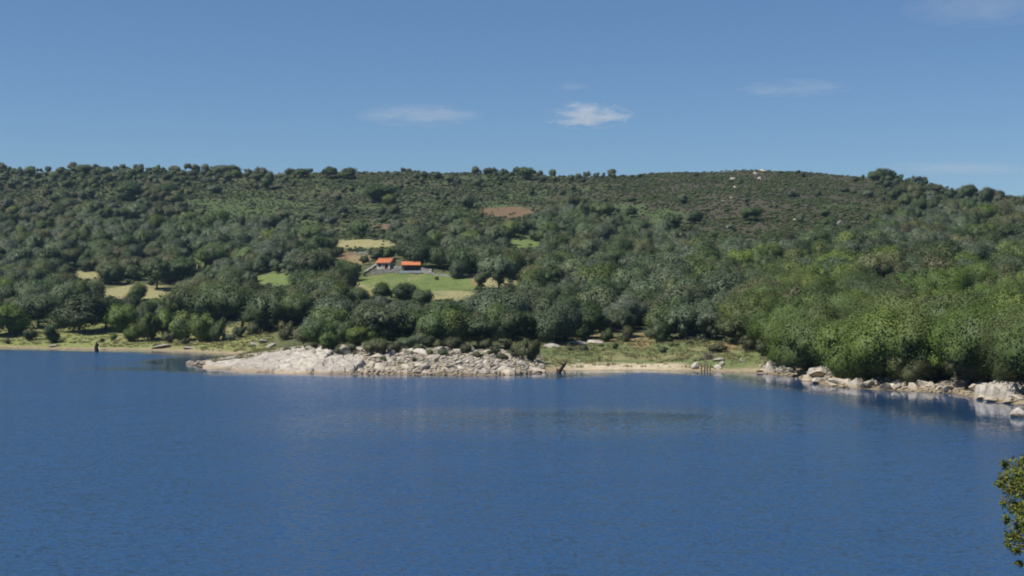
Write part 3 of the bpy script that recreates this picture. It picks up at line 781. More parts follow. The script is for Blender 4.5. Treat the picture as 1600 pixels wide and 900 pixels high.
def settle_labels(items, cat_of, group_of, phrase):
    """first by look and place among landmarks; alike neighbours are told apart by their order"""
    by = {}
    for it in items: by.setdefault(phrase(it), []).append(it)
    for lab, its in by.items():
        its.sort(key=lambda it: it[1])
        for k, it in enumerate(its):
            first = {1: ('',), 2: ('left ', 'right '), 3: ('leftmost ', 'middle ', 'rightmost ')}
            many = ('leftmost ', 'second ', 'third ', 'fourth ', 'fifth ', 'sixth ', 'seventh ', 'eighth ', 'ninth ', 'tenth ', 'eleventh ', 'twelfth ')
            s = first.get(len(its), many)[k] + lab
            if len(its) > 3 and k: s += ' from left'
            tag(it[0], s, cat_of(it), group_of(it))
settle_labels(items, lambda it: 'shrub' if it[4] else 'tree', lambda it: 'shrubs along the shore' if it[4] else 'trees of the wooded hillside',
              lambda it: f"{it[3]} {level_name(it[1], it[2])} above the {col_name(it[1])}")

# the farther woodland and the heath scrub, past what can be told apart
def scatter(name, pts, scl, rot, idx_, sets, label, kind='stuff'):
    me = bpy.data.meshes.new(name)
    me.vertices.add(len(pts)); me.vertices.foreach_set('co', np.asarray(pts, np.float32).ravel())
    a = me.attributes.new('scl', 'FLOAT_VECTOR', 'POINT'); a.data.foreach_set('vector', np.asarray(scl, np.float32).ravel())
    a = me.attributes.new('rot', 'FLOAT', 'POINT'); a.data.foreach_set('value', np.asarray(rot, np.float32).ravel())
    a = me.attributes.new('idx', 'INT', 'POINT'); a.data.foreach_set('value', np.asarray(idx_, np.int32).ravel())
    o = bpy.data.objects.new(name, me); COL.objects.link(o)
    ng = bpy.data.node_groups.new(name, 'GeometryNodeTree')
    ng.interface.new_socket('Geometry', in_out='INPUT', socket_type='NodeSocketGeometry')
    ng.interface.new_socket('Geometry', in_out='OUTPUT', socket_type='NodeSocketGeometry')
    gi = ng.nodes.new('NodeGroupInput'); go = ng.nodes.new('NodeGroupOutput')
    def named(nm, dt):
        q = ng.nodes.new('GeometryNodeInputNamedAttribute'); q.data_type = dt; q.inputs['Name'].default_value = nm; return q
    aS, aR, aI = named('scl', 'FLOAT_VECTOR'), named('rot', 'FLOAT'), named('idx', 'INT')
    cb = ng.nodes.new('ShaderNodeCombineXYZ'); ng.links.new(aR.outputs['Attribute'], cb.inputs['Z'])
    jo = ng.nodes.new('GeometryNodeJoinGeometry')
    for objs in sets:
        j = ng.nodes.new('GeometryNodeJoinGeometry')
        for ob in objs:
            oi = ng.nodes.new('GeometryNodeObjectInfo'); oi.inputs['Object'].default_value = ob; oi.inputs['As Instance'].default_value = True
            ng.links.new(oi.outputs['Geometry'], j.inputs[0])
        ip = ng.nodes.new('GeometryNodeInstanceOnPoints')
        ip.inputs['Pick Instance'].default_value = True
        ng.links.new(gi.outputs[0], ip.inputs['Points']); ng.links.new(j.outputs[0], ip.inputs['Instance'])
        ng.links.new(aI.outputs['Attribute'], ip.inputs['Instance Index']); ng.links.new(cb.outputs[0], ip.inputs['Rotation']); ng.links.new(aS.outputs['Attribute'], ip.inputs['Scale'])
        ng.links.new(ip.outputs[0], jo.inputs[0])
    ng.links.new(jo.outputs[0], go.inputs[0])
    md = o.modifiers.new('scatter', 'NODES'); md.node_group = ng
    tag(o, label, kind=kind)
    return o

# a source crown and trunk per (kind, tone): taken from the individuals, so nothing extra stands in the scene
src = {}
for t, *_ in items:
    c = next(ch for ch in t.children if ch.name.startswith('crown')); tr = next(ch for ch in t.children if not ch.name.startswith('crown'))
    tone = next(k for k, v in LEAF.items() if v == c.material_slots[0].material)
    kind = next(k for k in CROWN if c.data in CROWN[k])
    lst = src.setdefault((kind, tone), [])
    if len(lst) < 4 and all(c.data != q[0].data for q in lst): lst.append((c, tr))
crowns, trunks, lut = [], [], {}
for key, lst in src.items():
    for c, tr in lst:
        lut.setdefault(key, []).append(len(crowns)); crowns.append(c); trunks.append(tr)
pts, scl, rot, ix = [], [], [], []
for c in rest:
    key = (c['kind'], c['tone'])
    if key not in lut: key = ('tree', c['tone'])
    if key not in lut: key = ('tree', 'mid')
    pts.append((c['x'], c['y'], c['z'])); scl.append((c['h'] * c['ws'],) * 2 + (c['h'],)); rot.append(random.uniform(0, 6.28)); ix.append(random.choice(lut[key]))
scatter('distant_woodland', pts, scl, rot, ix, [crowns, trunks], 'dense mixed woodland covering the far slope up to the ridge')
print('trees', len(trees_i), 'singles', len(single), 'rest', len(rest))

# scrub: two source bushes of each tone stand in the heath as part of it
sy, sxx = np.meshgrid(np.arange(290, 1075, 2.6), np.arange(-470, 470, 2.6), indexing='ij')
bx = (sxx + rng.uniform(-.5, .5, sxx.shape) * 2.6).ravel(); by = (sy + rng.uniform(-.5, .5, sxx.shape) * 2.6).ravel()
k = np.abs(bx) < 0.42 * by + 10
bx, by = bx[k], by[k]
bz = ground_z(bx, by); bd = shore_dist(bx, by)
bpx, brow = 800 + F * bx / by, HY - F * (bz - EYE) / by
bw_ = fbm(bx / 12, by / 12, 33) - 0.5
pd = np.where(brow < 395, 0.72, 0.25) + bw_ * 0.8
for k_ in ('grass', 'dry', 'soil', 'red'): pd *= 1 - zone(bpx, brow, k_, bw_ * 0.4) * 0.96
pd *= 1 - 0.3 * zone(bpx, brow, 'fern', 0)
pd *= 0.55 + 0.9 * smooth01(.35, .6, fbm(bx / 26, by / 26, 37))
pd *= 1 - (1 - smooth01(0.9, 1.2, ell(bpx, brow, (625, 424, 62, 15))))
pd *= np.where((bpx < 400), smooth01(40, 56, bd), np.where(bpx < 1200, smooth01(24, 50, bd), smooth01(14, 22, bd)))
pd *= smooth01(RIDGE + 12, RIDGE - 12, by)
kk = rng.random(bx.shape) < pd
bx, by, bz, bpx, brow = bx[kk], by[kk], bz[kk], bpx[kk], brow[kk]
dome_b = np.exp(-np.maximum(ell(bpx, brow, (1175, 315, 240, 66)) - 0.4, 0) * 2)
fern_b = zone(bpx, brow, 'fern', 0)
un = rng.random(bx.shape); nb = fbm(bx / 35, by / 35, 3)
tone_b = np.where(un < 0.78 * dome_b + 0.6 * smooth01(.35, .6, nb), 0, np.where(un < 0.88, 1, 2))
tone_b = np.where((fern_b > 0.4) & (un > 0.2), 3, tone_b)
srcs = []
scrub_tones = ['heath', 'dark', 'grey', 'fern']
hs_ = rng.uniform(0.4, 1.0, bx.shape) * np.where(tone_b == 3, 0.8, 1.0) * np.where(rng.random(bx.shape) < .06, 1.8, 1)
for k, tname in enumerate(scrub_tones):
    for v in (0, 1):
        me = CROWN['scrub'][(k + v * 2) % 4].copy()
        me.materials.clear(); me.materials.append(LEAF[tname])
        x, y, z = at(700 + 60 * k + 25 * v, 352 + 4 * v)
        o = bpy.data.objects.new('heath_scrub_clump', me); COL.objects.link(o)
        o.location = (x, y, z); o.scale = (1.4, 1.4, 1.4)
        srcs.append(o)
mb_o = scatter('heath_scrub', np.stack([bx, by, bz], 1), np.stack([hs_ * rng.uniform(1.2, 2.1, bx.shape), hs_ * rng.uniform(1.2, 2.1, bx.shape), hs_], 1), rng.uniform(0, 6.28, bx.shape), tone_b * 2 + (rng.random(bx.shape) < .5), [srcs], 'low brown and green heath scrub over the upper slope')
for o in srcs: o.parent = mb_o; tag(o, kind='stuff')
print('scrub', len(bx))

# meadow grass tufts
def tuft_mesh(seed):
    r = random.Random(seed); v, f = [], []
    for k in range(16):
        a = r.uniform(0, 6.28); q = r.uniform(0, .8); x, y = q * math.cos(a), q * math.sin(a)
        b = r.uniform(0, 6.28); w = .10; h = r.uniform(.5, 1.0); lx, ly = r.uniform(-.35, .35), r.uniform(-.35, .35)
        i = len(v)
        v += [(x - w * math.cos(b), y - w * math.sin(b), 0), (x + w * math.cos(b), y + w * math.sin(b), 0), (x + lx, y + ly, h)]
        f.append([i, i + 1, i + 2])
    me = mesh('grass_tuft', v, f)
    a = me.attributes.new('leaf', 'FLOAT', 'FACE'); a.data.foreach_set('value', [r.random() for _ in f])
    me.materials.append(LEAF['grass'])
    return me
gxx = rng.uniform(-260, 130, 60000); gyy = rng.uniform(205, 520, 60000)
gd = shore_dist(gxx, gyy); gpx = 800 + F * gxx / gyy
ok = (gd > 4) & (gd < 62) & (np.abs(gxx) < 0.42 * gyy) & ((gpx < 430) | ((gpx > 800) & (gpx < 1210)) | (rng.random(60000) < .12)) & (gpx < 1400)
ok &= (fbm(gxx / 6, gyy / 6, 71) + rng.normal(size=60000) * .1 > 0.42)
gxx, gyy = gxx[ok], gyy[ok]; gzz = ground_z(gxx, gyy)
gs = rng.uniform(0.3, 0.8, len(gxx))
tsrc = []
for k in range(2):
    x, y, z = at(1010 + 60 * k, 560)
    o = link('grass_tuft', tuft_mesh(k), None, None, (x, y, z)); o.scale = (.6, .6, .6); tsrc.append(o)
gr_o = scatter('meadow_grass', np.stack([gxx, gyy, gzz], 1), np.stack([gs * 1.4, gs * 1.4, gs], 1), rng.uniform(0, 6.28, len(gxx)), rng.integers(0, 2, len(gxx)), [tsrc], 'rough green and straw coloured grass on the shore meadows')
for o in tsrc: o.parent = gr_o; tag(o, kind='stuff')

# ------------------------------------------------------------------ rocks
def rock_mesh(name, seed, sub=3, cuts=9, rough=0.12, flat=1.0):
    """an angular block: a ball sheared off by joint planes, then weathered"""
    r = np.random.default_rng(seed)
    bm = bmesh.new(); bmesh.ops.create_icosphere(bm, subdivisions=sub, radius=1.0)
    V = np.array([v.co[:] for v in bm.verts])
    V *= 1.25
    for k in range(cuts):
        nn = r.normal(size=3); nn /= np.linalg.norm(nn); dd = r.uniform(0.5, 0.85)
        s = V @ nn
        V -= np.outer(np.maximum(s - dd, 0) * 0.96, nn)
    # fractures and weathering
    for k, (fq, am) in enumerate(((1.6, rough), (3.7, rough * .5), (8.0, rough * .25))):
        ph = r.uniform(0, 9, 3)
        V += V * (np.sin(V[:, :1] * fq + ph[0] + np.sin(V[:, 1:2] * fq * 1.3) * 1.5) * np.sin(V[:, 1:2] * fq + ph[1]) * np.sin(V[:, 2:] * fq * 1.2 + ph[2])) * am
    V[:, 2] *= flat
    for v, c in zip(bm.verts, V): v.co = c
    me = bpy.data.meshes.new(name); bm.to_mesh(me); bm.free()
    return me
ROCKS = [rock_mesh('boulder', 10 + k, 3, 8 + k % 4, 0.13) for k in range(9)]
for me in ROCKS: me.materials.append(GRANITE)
PALE = [rock_mesh('boulder', 40 + k, 3, 9, 0.10) for k in range(5)]
for me in PALE: me.materials.append(GRANITE_PALE)

rock_items = []
def boulder(px, row, wpx, hpx, pale=False, dpt=0.8, sink=0.3, where=None, word=None, rz=None, tilt=None, ymin=150):
    """row = photo row of the foot"""
    x, y, z = at(px, row, ymin=ymin)
    return boulder_at(x, y, z, wpx * y / F, hpx * y / F, pale, dpt, sink, where, word, rz, tilt)
def boulder_at(x, y, z, w, h, pale=False, dpt=0.8, sink=0.3, where=None, word=None, rz=None, tilt=None):
    me = random.choice(PALE if pale else ROCKS)
    o = bpy.data.objects.new('boulder', me); COL.objects.link(o)
    d = w * dpt * random.uniform(.8, 1.25)
    hz = h / (1 - sink * .5)
    o.scale = (w / 1.75, d / 1.75, hz / 1.75)
    o.rotation_euler = (random.uniform(-.15, .15), random.uniform(-.2, .2) if tilt is None else tilt, random.uniform(-.5, .5) + random.choice((0, math.pi)) if rz is None else rz)
    o.location = (x, y, z + h / 2 - hz * sink * .35)
    px, row = project(x, y, z + h / 2)
    size = w * F / y
    if word is None: word = ('pale' if pale else 'cream') + ' ' + ('big' if size > 30 else 'squat' if h < w * .45 else 'blocky' if size > 14 else 'small')
    rock_items.append((o, px, row, word, where))
    return o

# right shore: the line of blocks below the trees (px, foot row, width, height)
RIGHT = [(1222, 582, 34, 16, 1), (1204, 583, 20, 8, 0), (1190, 581, 16, 7, 0), (1238, 583, 16, 10, 1), (1280, 590, 34, 22, 0), (1262, 593, 20, 10, 0), (1296, 588, 20, 12, 0), (1276, 600, 26, 10, 1),
         (1262, 598, 18, 7, 1), (1308, 602, 24, 14, 1), (1300, 607, 18, 8, 0), (1322, 602, 18, 14, 0), (1330, 594, 18, 16, 1), (1338, 606, 22, 18, 0), (1353, 592, 22, 13, 1), (1352, 606, 26, 16, 0), (1366, 603, 18, 14, 0), (1345, 598, 16, 12, 0),
         (1380, 610, 18, 15, 1), (1400, 607, 20, 9, 1), (1392, 606, 14, 8, 0), (1414, 602, 16, 8, 0), (1428, 610, 20, 15, 1), (1441, 604, 16, 13, 0), (1452, 604, 18, 11, 0), (1424, 597, 16, 8, 0), (1466, 612, 16, 10, 0), (1480, 613, 24, 14, 1), (1446, 590, 20, 12, 0), (1460, 590, 22, 13, 0),
         (1478, 602, 18, 10, 0), (1497, 606, 22, 14, 0), (1508, 604, 26, 14, 1), (1518, 597, 24, 16, 1), (1532, 596, 28, 20, 1), (1542, 590, 16, 14, 0), (1500, 596, 22, 12, 0), (1524, 612, 26, 14, 0),
         (1536, 624, 24, 12, 1), (1552, 628, 22, 9, 1), (1575, 629, 26, 9, 1), (1592, 622, 30, 10, 0), (1388, 596, 14, 8, 0), (1406, 598, 14, 8, 0), (1372, 594, 14, 9, 0), (1312, 592, 14, 9, 0), (1290, 596, 14, 8, 0), (1470, 600, 14, 8, 0), (1538, 606, 22, 12, 0), (1252, 586, 14, 7, 0)]
for (px, row, w, h, pale) in RIGHT:
    boulder(px, row, w * .88, h * .74, bool(pale) and px % 3 > 0, where='right shore', sink=.4)
x, y = lake_pt(1598, 652)
boulder_at(x, y, -0.25, 26 * y / F, 16 * y / F, True, word='lone pale', where='right shore')
x, y = lake_pt(1244, 592); boulder_at(x, y, -0.2, .6, .45, False, word='tiny lone', where='right shore')

# slabs: broad tilted sheets of granite (the ledge at the right edge, the whaleback of the spit)
def slab(px, row, half_w, half_d, thick, label, seed, rz=0.0, step=0.0, dirn=0.5, crack=2.5):
    """a sheet of granite lying on the shore: real thickness, joints and layers, its skirt sunk in the ground"""
    x0, y0, z0 = at(px, row)
    nu, nv = 72, 44
    U, Vv = np.meshgrid(np.linspace(-1.08, 1.08, nu), np.linspace(-1.08, 1.08, nv))
    lx, ly = U * half_w, Vv * half_d
    wx_ = x0 + lx * math.cos(rz) - ly * math.sin(rz); wy_ = y0 + lx * math.sin(rz) + ly * math.cos(rz)
    edge = (fbm(wx_ / 4 + seed, wy_ / 4, seed, 3) - 0.5) * 0.55
    r = (np.abs(U) ** 2.6 + np.abs(Vv) ** 2.6) ** (1 / 2.6) + edge
    m = smooth01(1.0, 0.82, r)
    a = wx_ * math.cos(dirn) + wy_ * math.sin(dirn)
    warp = (fbm(wx_ / 5, wy_ / 5, seed + 3) - .5) * 3
    lay_ = (a + warp) / 2.3
    saw = lay_ - np.floor(lay_)
    relief = 1.5 * step * (saw ** 0.7) + (fbm(wx_ / 2.2, wy_ / 2.2, seed + 5, 4) - .5) * 0.9 * thick
    b_ = (-wx_ * math.sin(dirn) + wy_ * math.cos(dirn) + warp * .6) / crack
    relief -= 0.45 * thick * np.exp(-((b_ - np.round(b_)) / 0.09) ** 2) * (fbm(wx_ / 3, wy_ / 3, seed + 8) > .42)
    g = ground_z(wx_, wy_)
    Z = g + m * (thick * (0.6 + 0.5 * fbm(wx_ / 6, wy_ / 6, seed + 9)) + relief) - (1 - m) * 0.9
    me = mesh('rock_slab', np.stack([wx_ - x0, wy_ - y0, Z - z0], -1).reshape(-1, 3), np.stack([q for q in [np.arange(nu * nv).reshape(nv, nu)[:-1, :-1], np.arange(nu * nv).reshape(nv, nu)[:-1, 1:], np.arange(nu * nv).reshape(nv, nu)[1:, 1:], np.arange(nu * nv).reshape(nv, nu)[1:, :-1]]], -1).reshape(-1, 4))
    o = link('rock_slab', me, GRANITE_PALE, None, (x0, y0, z0))
    tag(o, label, 'rock slab', 'granite slabs on the shore')
    return o
slab(1574, 616, 4.6, 5.5, 1.1, 'long tilted layered granite ledge at the right edge of the view', 3, rz=-0.5, step=0.7, dirn=0.9)
slab(1592, 606, 3.6, 4.0, 1.3, 'grey upper granite ledge behind the tilted layered one', 4, rz=-0.4, step=0.6, dirn=0.8)
slab(352, 571, 5.2, 8.0, 0.45, 'low smooth granite slab forming the left tip of the spit', 5, rz=.1, step=.12)
slab(412, 570, 6.8, 14.0, 0.7, 'large smooth pale granite whaleback sloping down to the spit tip', 6, rz=0.12, step=.18, crack=4)
slab(474, 568, 6.0, 14.0, 0.8, 'steep pale granite slab right of the smooth whaleback', 8, rz=-0.06, step=.3, crack=3)
slab(455, 553, 7.0, 4.5, 0.7, 'grey weathered slab along the back of the whaleback', 9, rz=.15, step=.3)
slab(530, 576, 5.0, 6.0, 0.8, 'fractured cream slab at the waterline in mid spit', 12, rz=0.1, step=.4, crack=1.6)
slab(350, 561, 4.2, 5.0, 0.3, 'thin flat shelf of rock facing the inlet', 13, step=.1)
slab(1222, 577, 3.0, 4.0, 1.0, 'broad tilted slab at the first overhanging tree of the right shore', 14, rz=.3, step=.5, dirn=1.1, crack=1.4)
slab(1290, 586, 3.6, 3.4, 0.9, 'tawny slab at the far end of the sand cove', 15, rz=-.3, step=.5, dirn=.7, crack=1.4)

# the spit's tip and rubble
for (px, row, w, h, pale) in [(298, 570, 10, 6, 1), (308, 570, 12, 6, 1), (318, 571, 9, 5, 1), (328, 571, 14, 7, 1), (338, 572, 10, 5, 0), (304, 571, 6, 3, 0)]:
    boulder(px, row, w, h, bool(pale), where='spit tip')
boulder(640, 583, 9, 8, False, word='dark lone', where='spit')
rs = random.Random(3)
placed = []
tries = 0
while len(placed) < 190 and tries < 6000:
    tries += 1
    px = rs.uniform(478, 850); base = np.interp(px, [470, 560, 700, 800, 850], [581, 583, 585, 585, 583])
    top = np.interp(px, [470, 520, 580, 700, 760, 850], [548, 548, 535, 545, 548, 572])
    row = rs.uniform(top, base)
    w = rs.choice((7, 8, 9, 10, 10, 11, 12, 13, 15, 18, 22)); 
    if any(abs(px - q[0]) < (w + q[2]) * .36 and abs(row - q[1]) < (w + q[2]) * .13 for q in placed): continue
    placed.append((px, row, w))
for (px, row, w) in placed:
    boulder(px, row, w, w * rs.uniform(.3, .6), rs.random() < .4, where='spit', sink=.5)
for k in range(26):            # blocks lying on the slabs
    px = rs.uniform(385, 530); row = np.interp(px, [385, 530], [571, 566]) + rs.uniform(-16, 9) * np.interp(px, [385, 530], [.5, 1])
    w = rs.choice((7, 8, 10, 12, 15, 18))
    boulder(px, row, w, w * rs.uniform(.25, .5), rs.random() < .6, where='spit', sink=.5)
# stones in the meadows and on the heath
for (px, row, w, h, wd) in [(1088, 576, 12, 8, 'meadow'), (1120, 577, 12, 6, 'meadow'), (1127, 570, 10, 6, 'meadow'), (1095, 563, 12, 4, 'meadow'), (1125, 564, 18, 4, 'meadow'), (1158, 566, 6, 5, 'meadow'), (905, 566, 6, 4, 'meadow'), (900, 538, 40, 6, 'meadow'), (925, 536, 30, 5, 'meadow'), (862, 543, 20, 7, 'meadow'),
                        (412, 536, 20, 6, 'left meadow'), (424, 541, 16, 5, 'left meadow'), (398, 540, 14, 5, 'left meadow'), (352, 531, 10, 7, 'left meadow'), (255, 543, 26, 4, 'left meadow'), (243, 541, 12, 3, 'left meadow'), (296, 545, 22, 3, 'left meadow'), (85, 542, 12, 3, 'left meadow'),
                        (1145, 282, 10, 4, 'heath'), (1148, 293, 7, 3, 'heath'), (1143, 310, 7, 3, 'heath'), (1180, 272, 9, 4, 'heath'), (1192, 268, 13, 4, 'heath'), (1311, 353, 12, 7, 'heath'), (1140, 356, 10, 4, 'heath'), (1130, 316, 8, 4, 'heath'), (1187, 280, 8, 4, 'heath'), (1242, 345, 8, 4, 'heath'), (1402, 310, 8, 4, 'heath')]:
    boulder(px, row, w * (.8 if wd == 'heath' else 1), h, wd != 'heath', where=wd, sink=.5)
HEATH_ROW = lambda r: 'on the brown heath'
def rock_phrase(it):
    _, px, row, word, where = it
    if where == 'heath': return f"{word} rock {level_name(px, row)} on brown heath above the {col_name(px)}"
    if where == 'right shore': return f"{word} boulder by the {near_r(px)} {'in the waterline' if row > np.interp(px, [1200, 1260, 1310, 1440, 1500, 1600], [576, 588, 596, 603, 608, 622]) else 'under the trees'}"
    if where == 'spit':
        base = np.interp(px, [470, 560, 700, 800, 850], [581, 583, 585, 585, 583])
        lv = 'in the waterline' if row > base - 9 else 'low in the rubble' if row > base - 18 else 'high in the rubble' if row > base - 28 else 'atop the rubble'
        return f"{word} stone {lv} {near_s(px)}"
    if where == 'spit tip': return f"{word} stone at the very tip of the rock spit"
    return f"{word} stone on the {where} near the {col_name(px)}"
SP = [(395, 'on the whaleback tail'), (425, 'on the whaleback'), (457, 'beside the whaleback'), (490, 'beside the steep slab'), (530, 'below the yellow shrub'), (560, 'below the small grey shrub'), (592, 'below the olive shrub'), (625, 'left of the upright stick'), (655, 'right of the upright stick'), (685, 'below the long grey shrub'), (712, 'below the clipped olive shrub'), (745, 'below the slender olive tree'), (775, 'short of the waterside bush'), (805, 'left of waterside bush'), (840, 'under the waterside bush')]
def near_s(px): return min(SP, key=lambda c: abs(c[0] - px))[1]
RP = [(1195, 'reedy bank'), (1220, 'first overhanging tree'), (1250, 'sand cove'), (1280, 'cove far end'), (1310, 'split blocks'), (1340, 'tumbled pile'), (1365, 'low bright tree'), (1385, 'square pale block'), (1410, 'flat stones'), (1435, 'twin pale blocks'), (1460, 'dead brush left end'), (1485, 'dead brush middle'), (1510, 'dead brush right end'), (1540, 'layered ledge'), (1580, 'view edge')]
def near_r(px): return min(RP, key=lambda c: abs(c[0] - px))[1]
settle_labels(rock_items, lambda it: 'boulder', lambda it: {'spit': 'rubble stones of the rock spit', 'spit tip': 'rubble stones of the rock spit', 'right shore': 'boulders along the right shore', 'heath': 'rocks on the heath'}.get(it[4], 'stones lying in the shore meadows'), rock_phrase)

# small rubble too small to pick apart
V, Fq = [], []
base_me = ROCKS[0]
rb = bmesh.new(); bmesh.ops.create_icosphere(rb, subdivisions=1, radius=1.0)
bvs = np.array([v.co[:] for v in rb.verts]); bfs = [[v.index for v in f.verts] for f in rb.faces]; rb.free()
def add_pebble(x, y, z, s):
    b = len(V)
    q = bvs * (1 + rng.uniform(-.28, .28, (len(bvs), 1))) * np.array([s * rng.uniform(.8, 1.4), s * rng.uniform(.8, 1.4), s * rng.uniform(.4, .8)])
    V.extend((q + np.array([x, y, z + s * .15])).tolist()); Fq.extend([[b + i for i in f] for f in bfs])
cnt_p = 0
px_ = np.concatenate([rng.uniform(470, 850, 3200), rng.uniform(1185, 1620, 500)])
for px in px_:
    if px < 1000:
        d0 = rng.uniform(-0.3, 26)
        base = np.interp(px, [470, 560, 700, 800, 850], [583, 585, 586, 586, 583])
        y = rowY(base) + d0
    else:
        base = np.interp(px, [1185, 1240, 1262, 1310, 1440, 1490, 1525, 1600, 1640], [583, 588, 595, 605, 612, 615, 623, 633, 640])
        y = rowY(base) + rng.uniform(-.4, 9)
    x = (px - 800) / F * y
    V_z = None
    add_pebble(x, y, 0.0, rng.uniform(.15, .5))
VV = np.array(V).reshape(-1, len(bvs), 3)
cx, cy = VV[:, :, 0].mean(1), VV[:, :, 1].mean(1)
zz = ground_z(cx, cy); VV[:, :, 2] += zz[:, None]
me = mesh('rubble', VV.reshape(-1, 3), np.array(Fq)); me.materials.append(GRANITE)
tag(link('rubble', me), 'small broken granite rubble strewn over the spit and the right shore', kind='stuff')

# ------------------------------------------------------------------ wood in and by the water
def post_at(px, row):
    x, y = lake_pt(px, row); return x, y
x, y = post_at(151, 549.5)
o = MB().tube([(0, 0, -1.5), (.05, 0, .4), (-.1, 0, 1.3), (.05, .05, 2.1), (.0, .05, 2.75)], [.62, .6, .5, .42, .22], 9).tube([(0.1, 0, 1.5), (.55, .1, 1.9), (.7, .1, 2.3)], [.22, .16, .06], 6).build('drowned_post', WETWOOD, None, True, (x, y, 0))
tag(o, 'dark upright snag standing in the shallows off the left meadow', 'tree stump')
x, y = post_at(877, 583)
st = empty('drowned_stump', (x, y, 0)); tag(st, 'black leaning dead stump with forked arms in the water by the sand beach', 'tree stump')
s = y / F
MB().tube([(-3 * s, 0, -1), (-4 * s, 0, 2 * s), (0, 0, 7 * s), (5 * s, .1, 13 * s), (7 * s, .1, 15 * s)], [4.4 * s, 4.0 * s, 2.6 * s, 2.2 * s, 1.2 * s], 8).build('trunk', WETWOOD, st, True)
MB().tube([(3 * s, 0, 11 * s), (7 * s, 0, 17 * s), (9.5 * s, .1, 20 * s)], [2.0 * s, 1.3 * s, .5 * s], 6).build('branch', WETWOOD, st, True)
MB().tube([(4 * s, 0, 12 * s), (-2 * s, .2, 16 * s), (-7 * s, .3, 18 * s)], [1.3 * s, .8 * s, .4 * s], 6).build('branch', WETWOOD, st, True)
MB().tube([(-4 * s, 0, 2 * s), (-6.5 * s, .1, 6 * s), (-7 * s, .1, 9 * s)], [2.2 * s, 1.2 * s, .5 * s], 6).build('branch', WETWOOD, st, True)
MB().tube([(0, 0, 6 * s), (5 * s, -.2, 3 * s), (7 * s, -.3, -3 * s)], [1.8 * s, 1.2 * s, .7 * s], 6).build('root', WETWOOD, st, True)
x, y = post_at(637, 588)
tag(MB().tube([(0, 0, -1), (.04, 0, .6), (0, 0, 1.5)], [.07, .06, .035], 6).build('stick', WETWOOD, None, True, (x, y, 0)), 'thin upright stick standing in the water off the rubble', 'stick')
# reddish dead stakes in the bank
for k, (px, row, hpx, ln) in enumerate([(1096, 580, 12, -.1), (1101, 581, 18, .05), (1105, 580, 16, -.06), (1109, 579, 11, .15)]):
    x, y, z = at(px, row); h = hpx * y / F
    o = MB().tube([(0, 0, -.4), (ln * .3, 0, h * .5), (ln * h, .05, h)], [.14, .11, .05], 6).tube([(ln * .3, 0, h * .5), (ln * .3 + .35, .05, h * .8)], [.06, .02], 5).build('stake', simple_mat('stake_red_brown', (.075, .05, .04), (.14, .095, .075), 5) if k == 0 else bpy.data.materials['stake_red_brown'], None, True, (x, y, z))
    tag(o, ['short stake leaning left, first of four at the bank', 'tallest dead stake among four at the bank', 'second tallest dead stake, right of the tallest', 'shortest dead stake leaning right at the bank'][k], 'stake', 'dead stakes at the reedy bank')
# dead brush of the right shore
def brush(px, row, wpx, hpx, label, seed):
    x, y, z = at(px, row); w, h = wpx * y / F, hpx * y / F
    r = random.Random(seed); mb = MB()
    for k in range(150):
        a = r.uniform(0, 6.28); q = r.uniform(0, .5); x0, y0 = math.cos(a) * q * w * .6, math.sin(a) * q * w * .4
        ln = r.uniform(.5, 1.0) * h; b = r.uniform(-.9, .9); c = r.uniform(-.6, .6)
        mb.tube([(x0, y0, -.1), (x0 + b * ln * .35, y0 + c * ln * .3, ln * .6), (x0 + b * ln * .9, y0 + c * ln * .6, ln * r.uniform(.75, 1.05))], [.035, .026, .01], 4, False)
    o = mb.build('dead_brush', bpy.data.materials.get('dead_twigs') or simple_mat('dead_twigs', (.13, .105, .09), (.24, .20, .17), 5), None, False, (x, y, z))
    tag(o, label, 'brush', 'dead brush on the shores')
brush(1486, 588, 60, 24, 'wide tangle of grey dead twigs under the right shore trees', 1)
brush(1452, 590, 36, 18, 'small tangle of grey dead twigs left of the wide one', 2)
brush(1108, 562, 22, 13, 'reddish grey leafless brush above the dead stakes', 3)

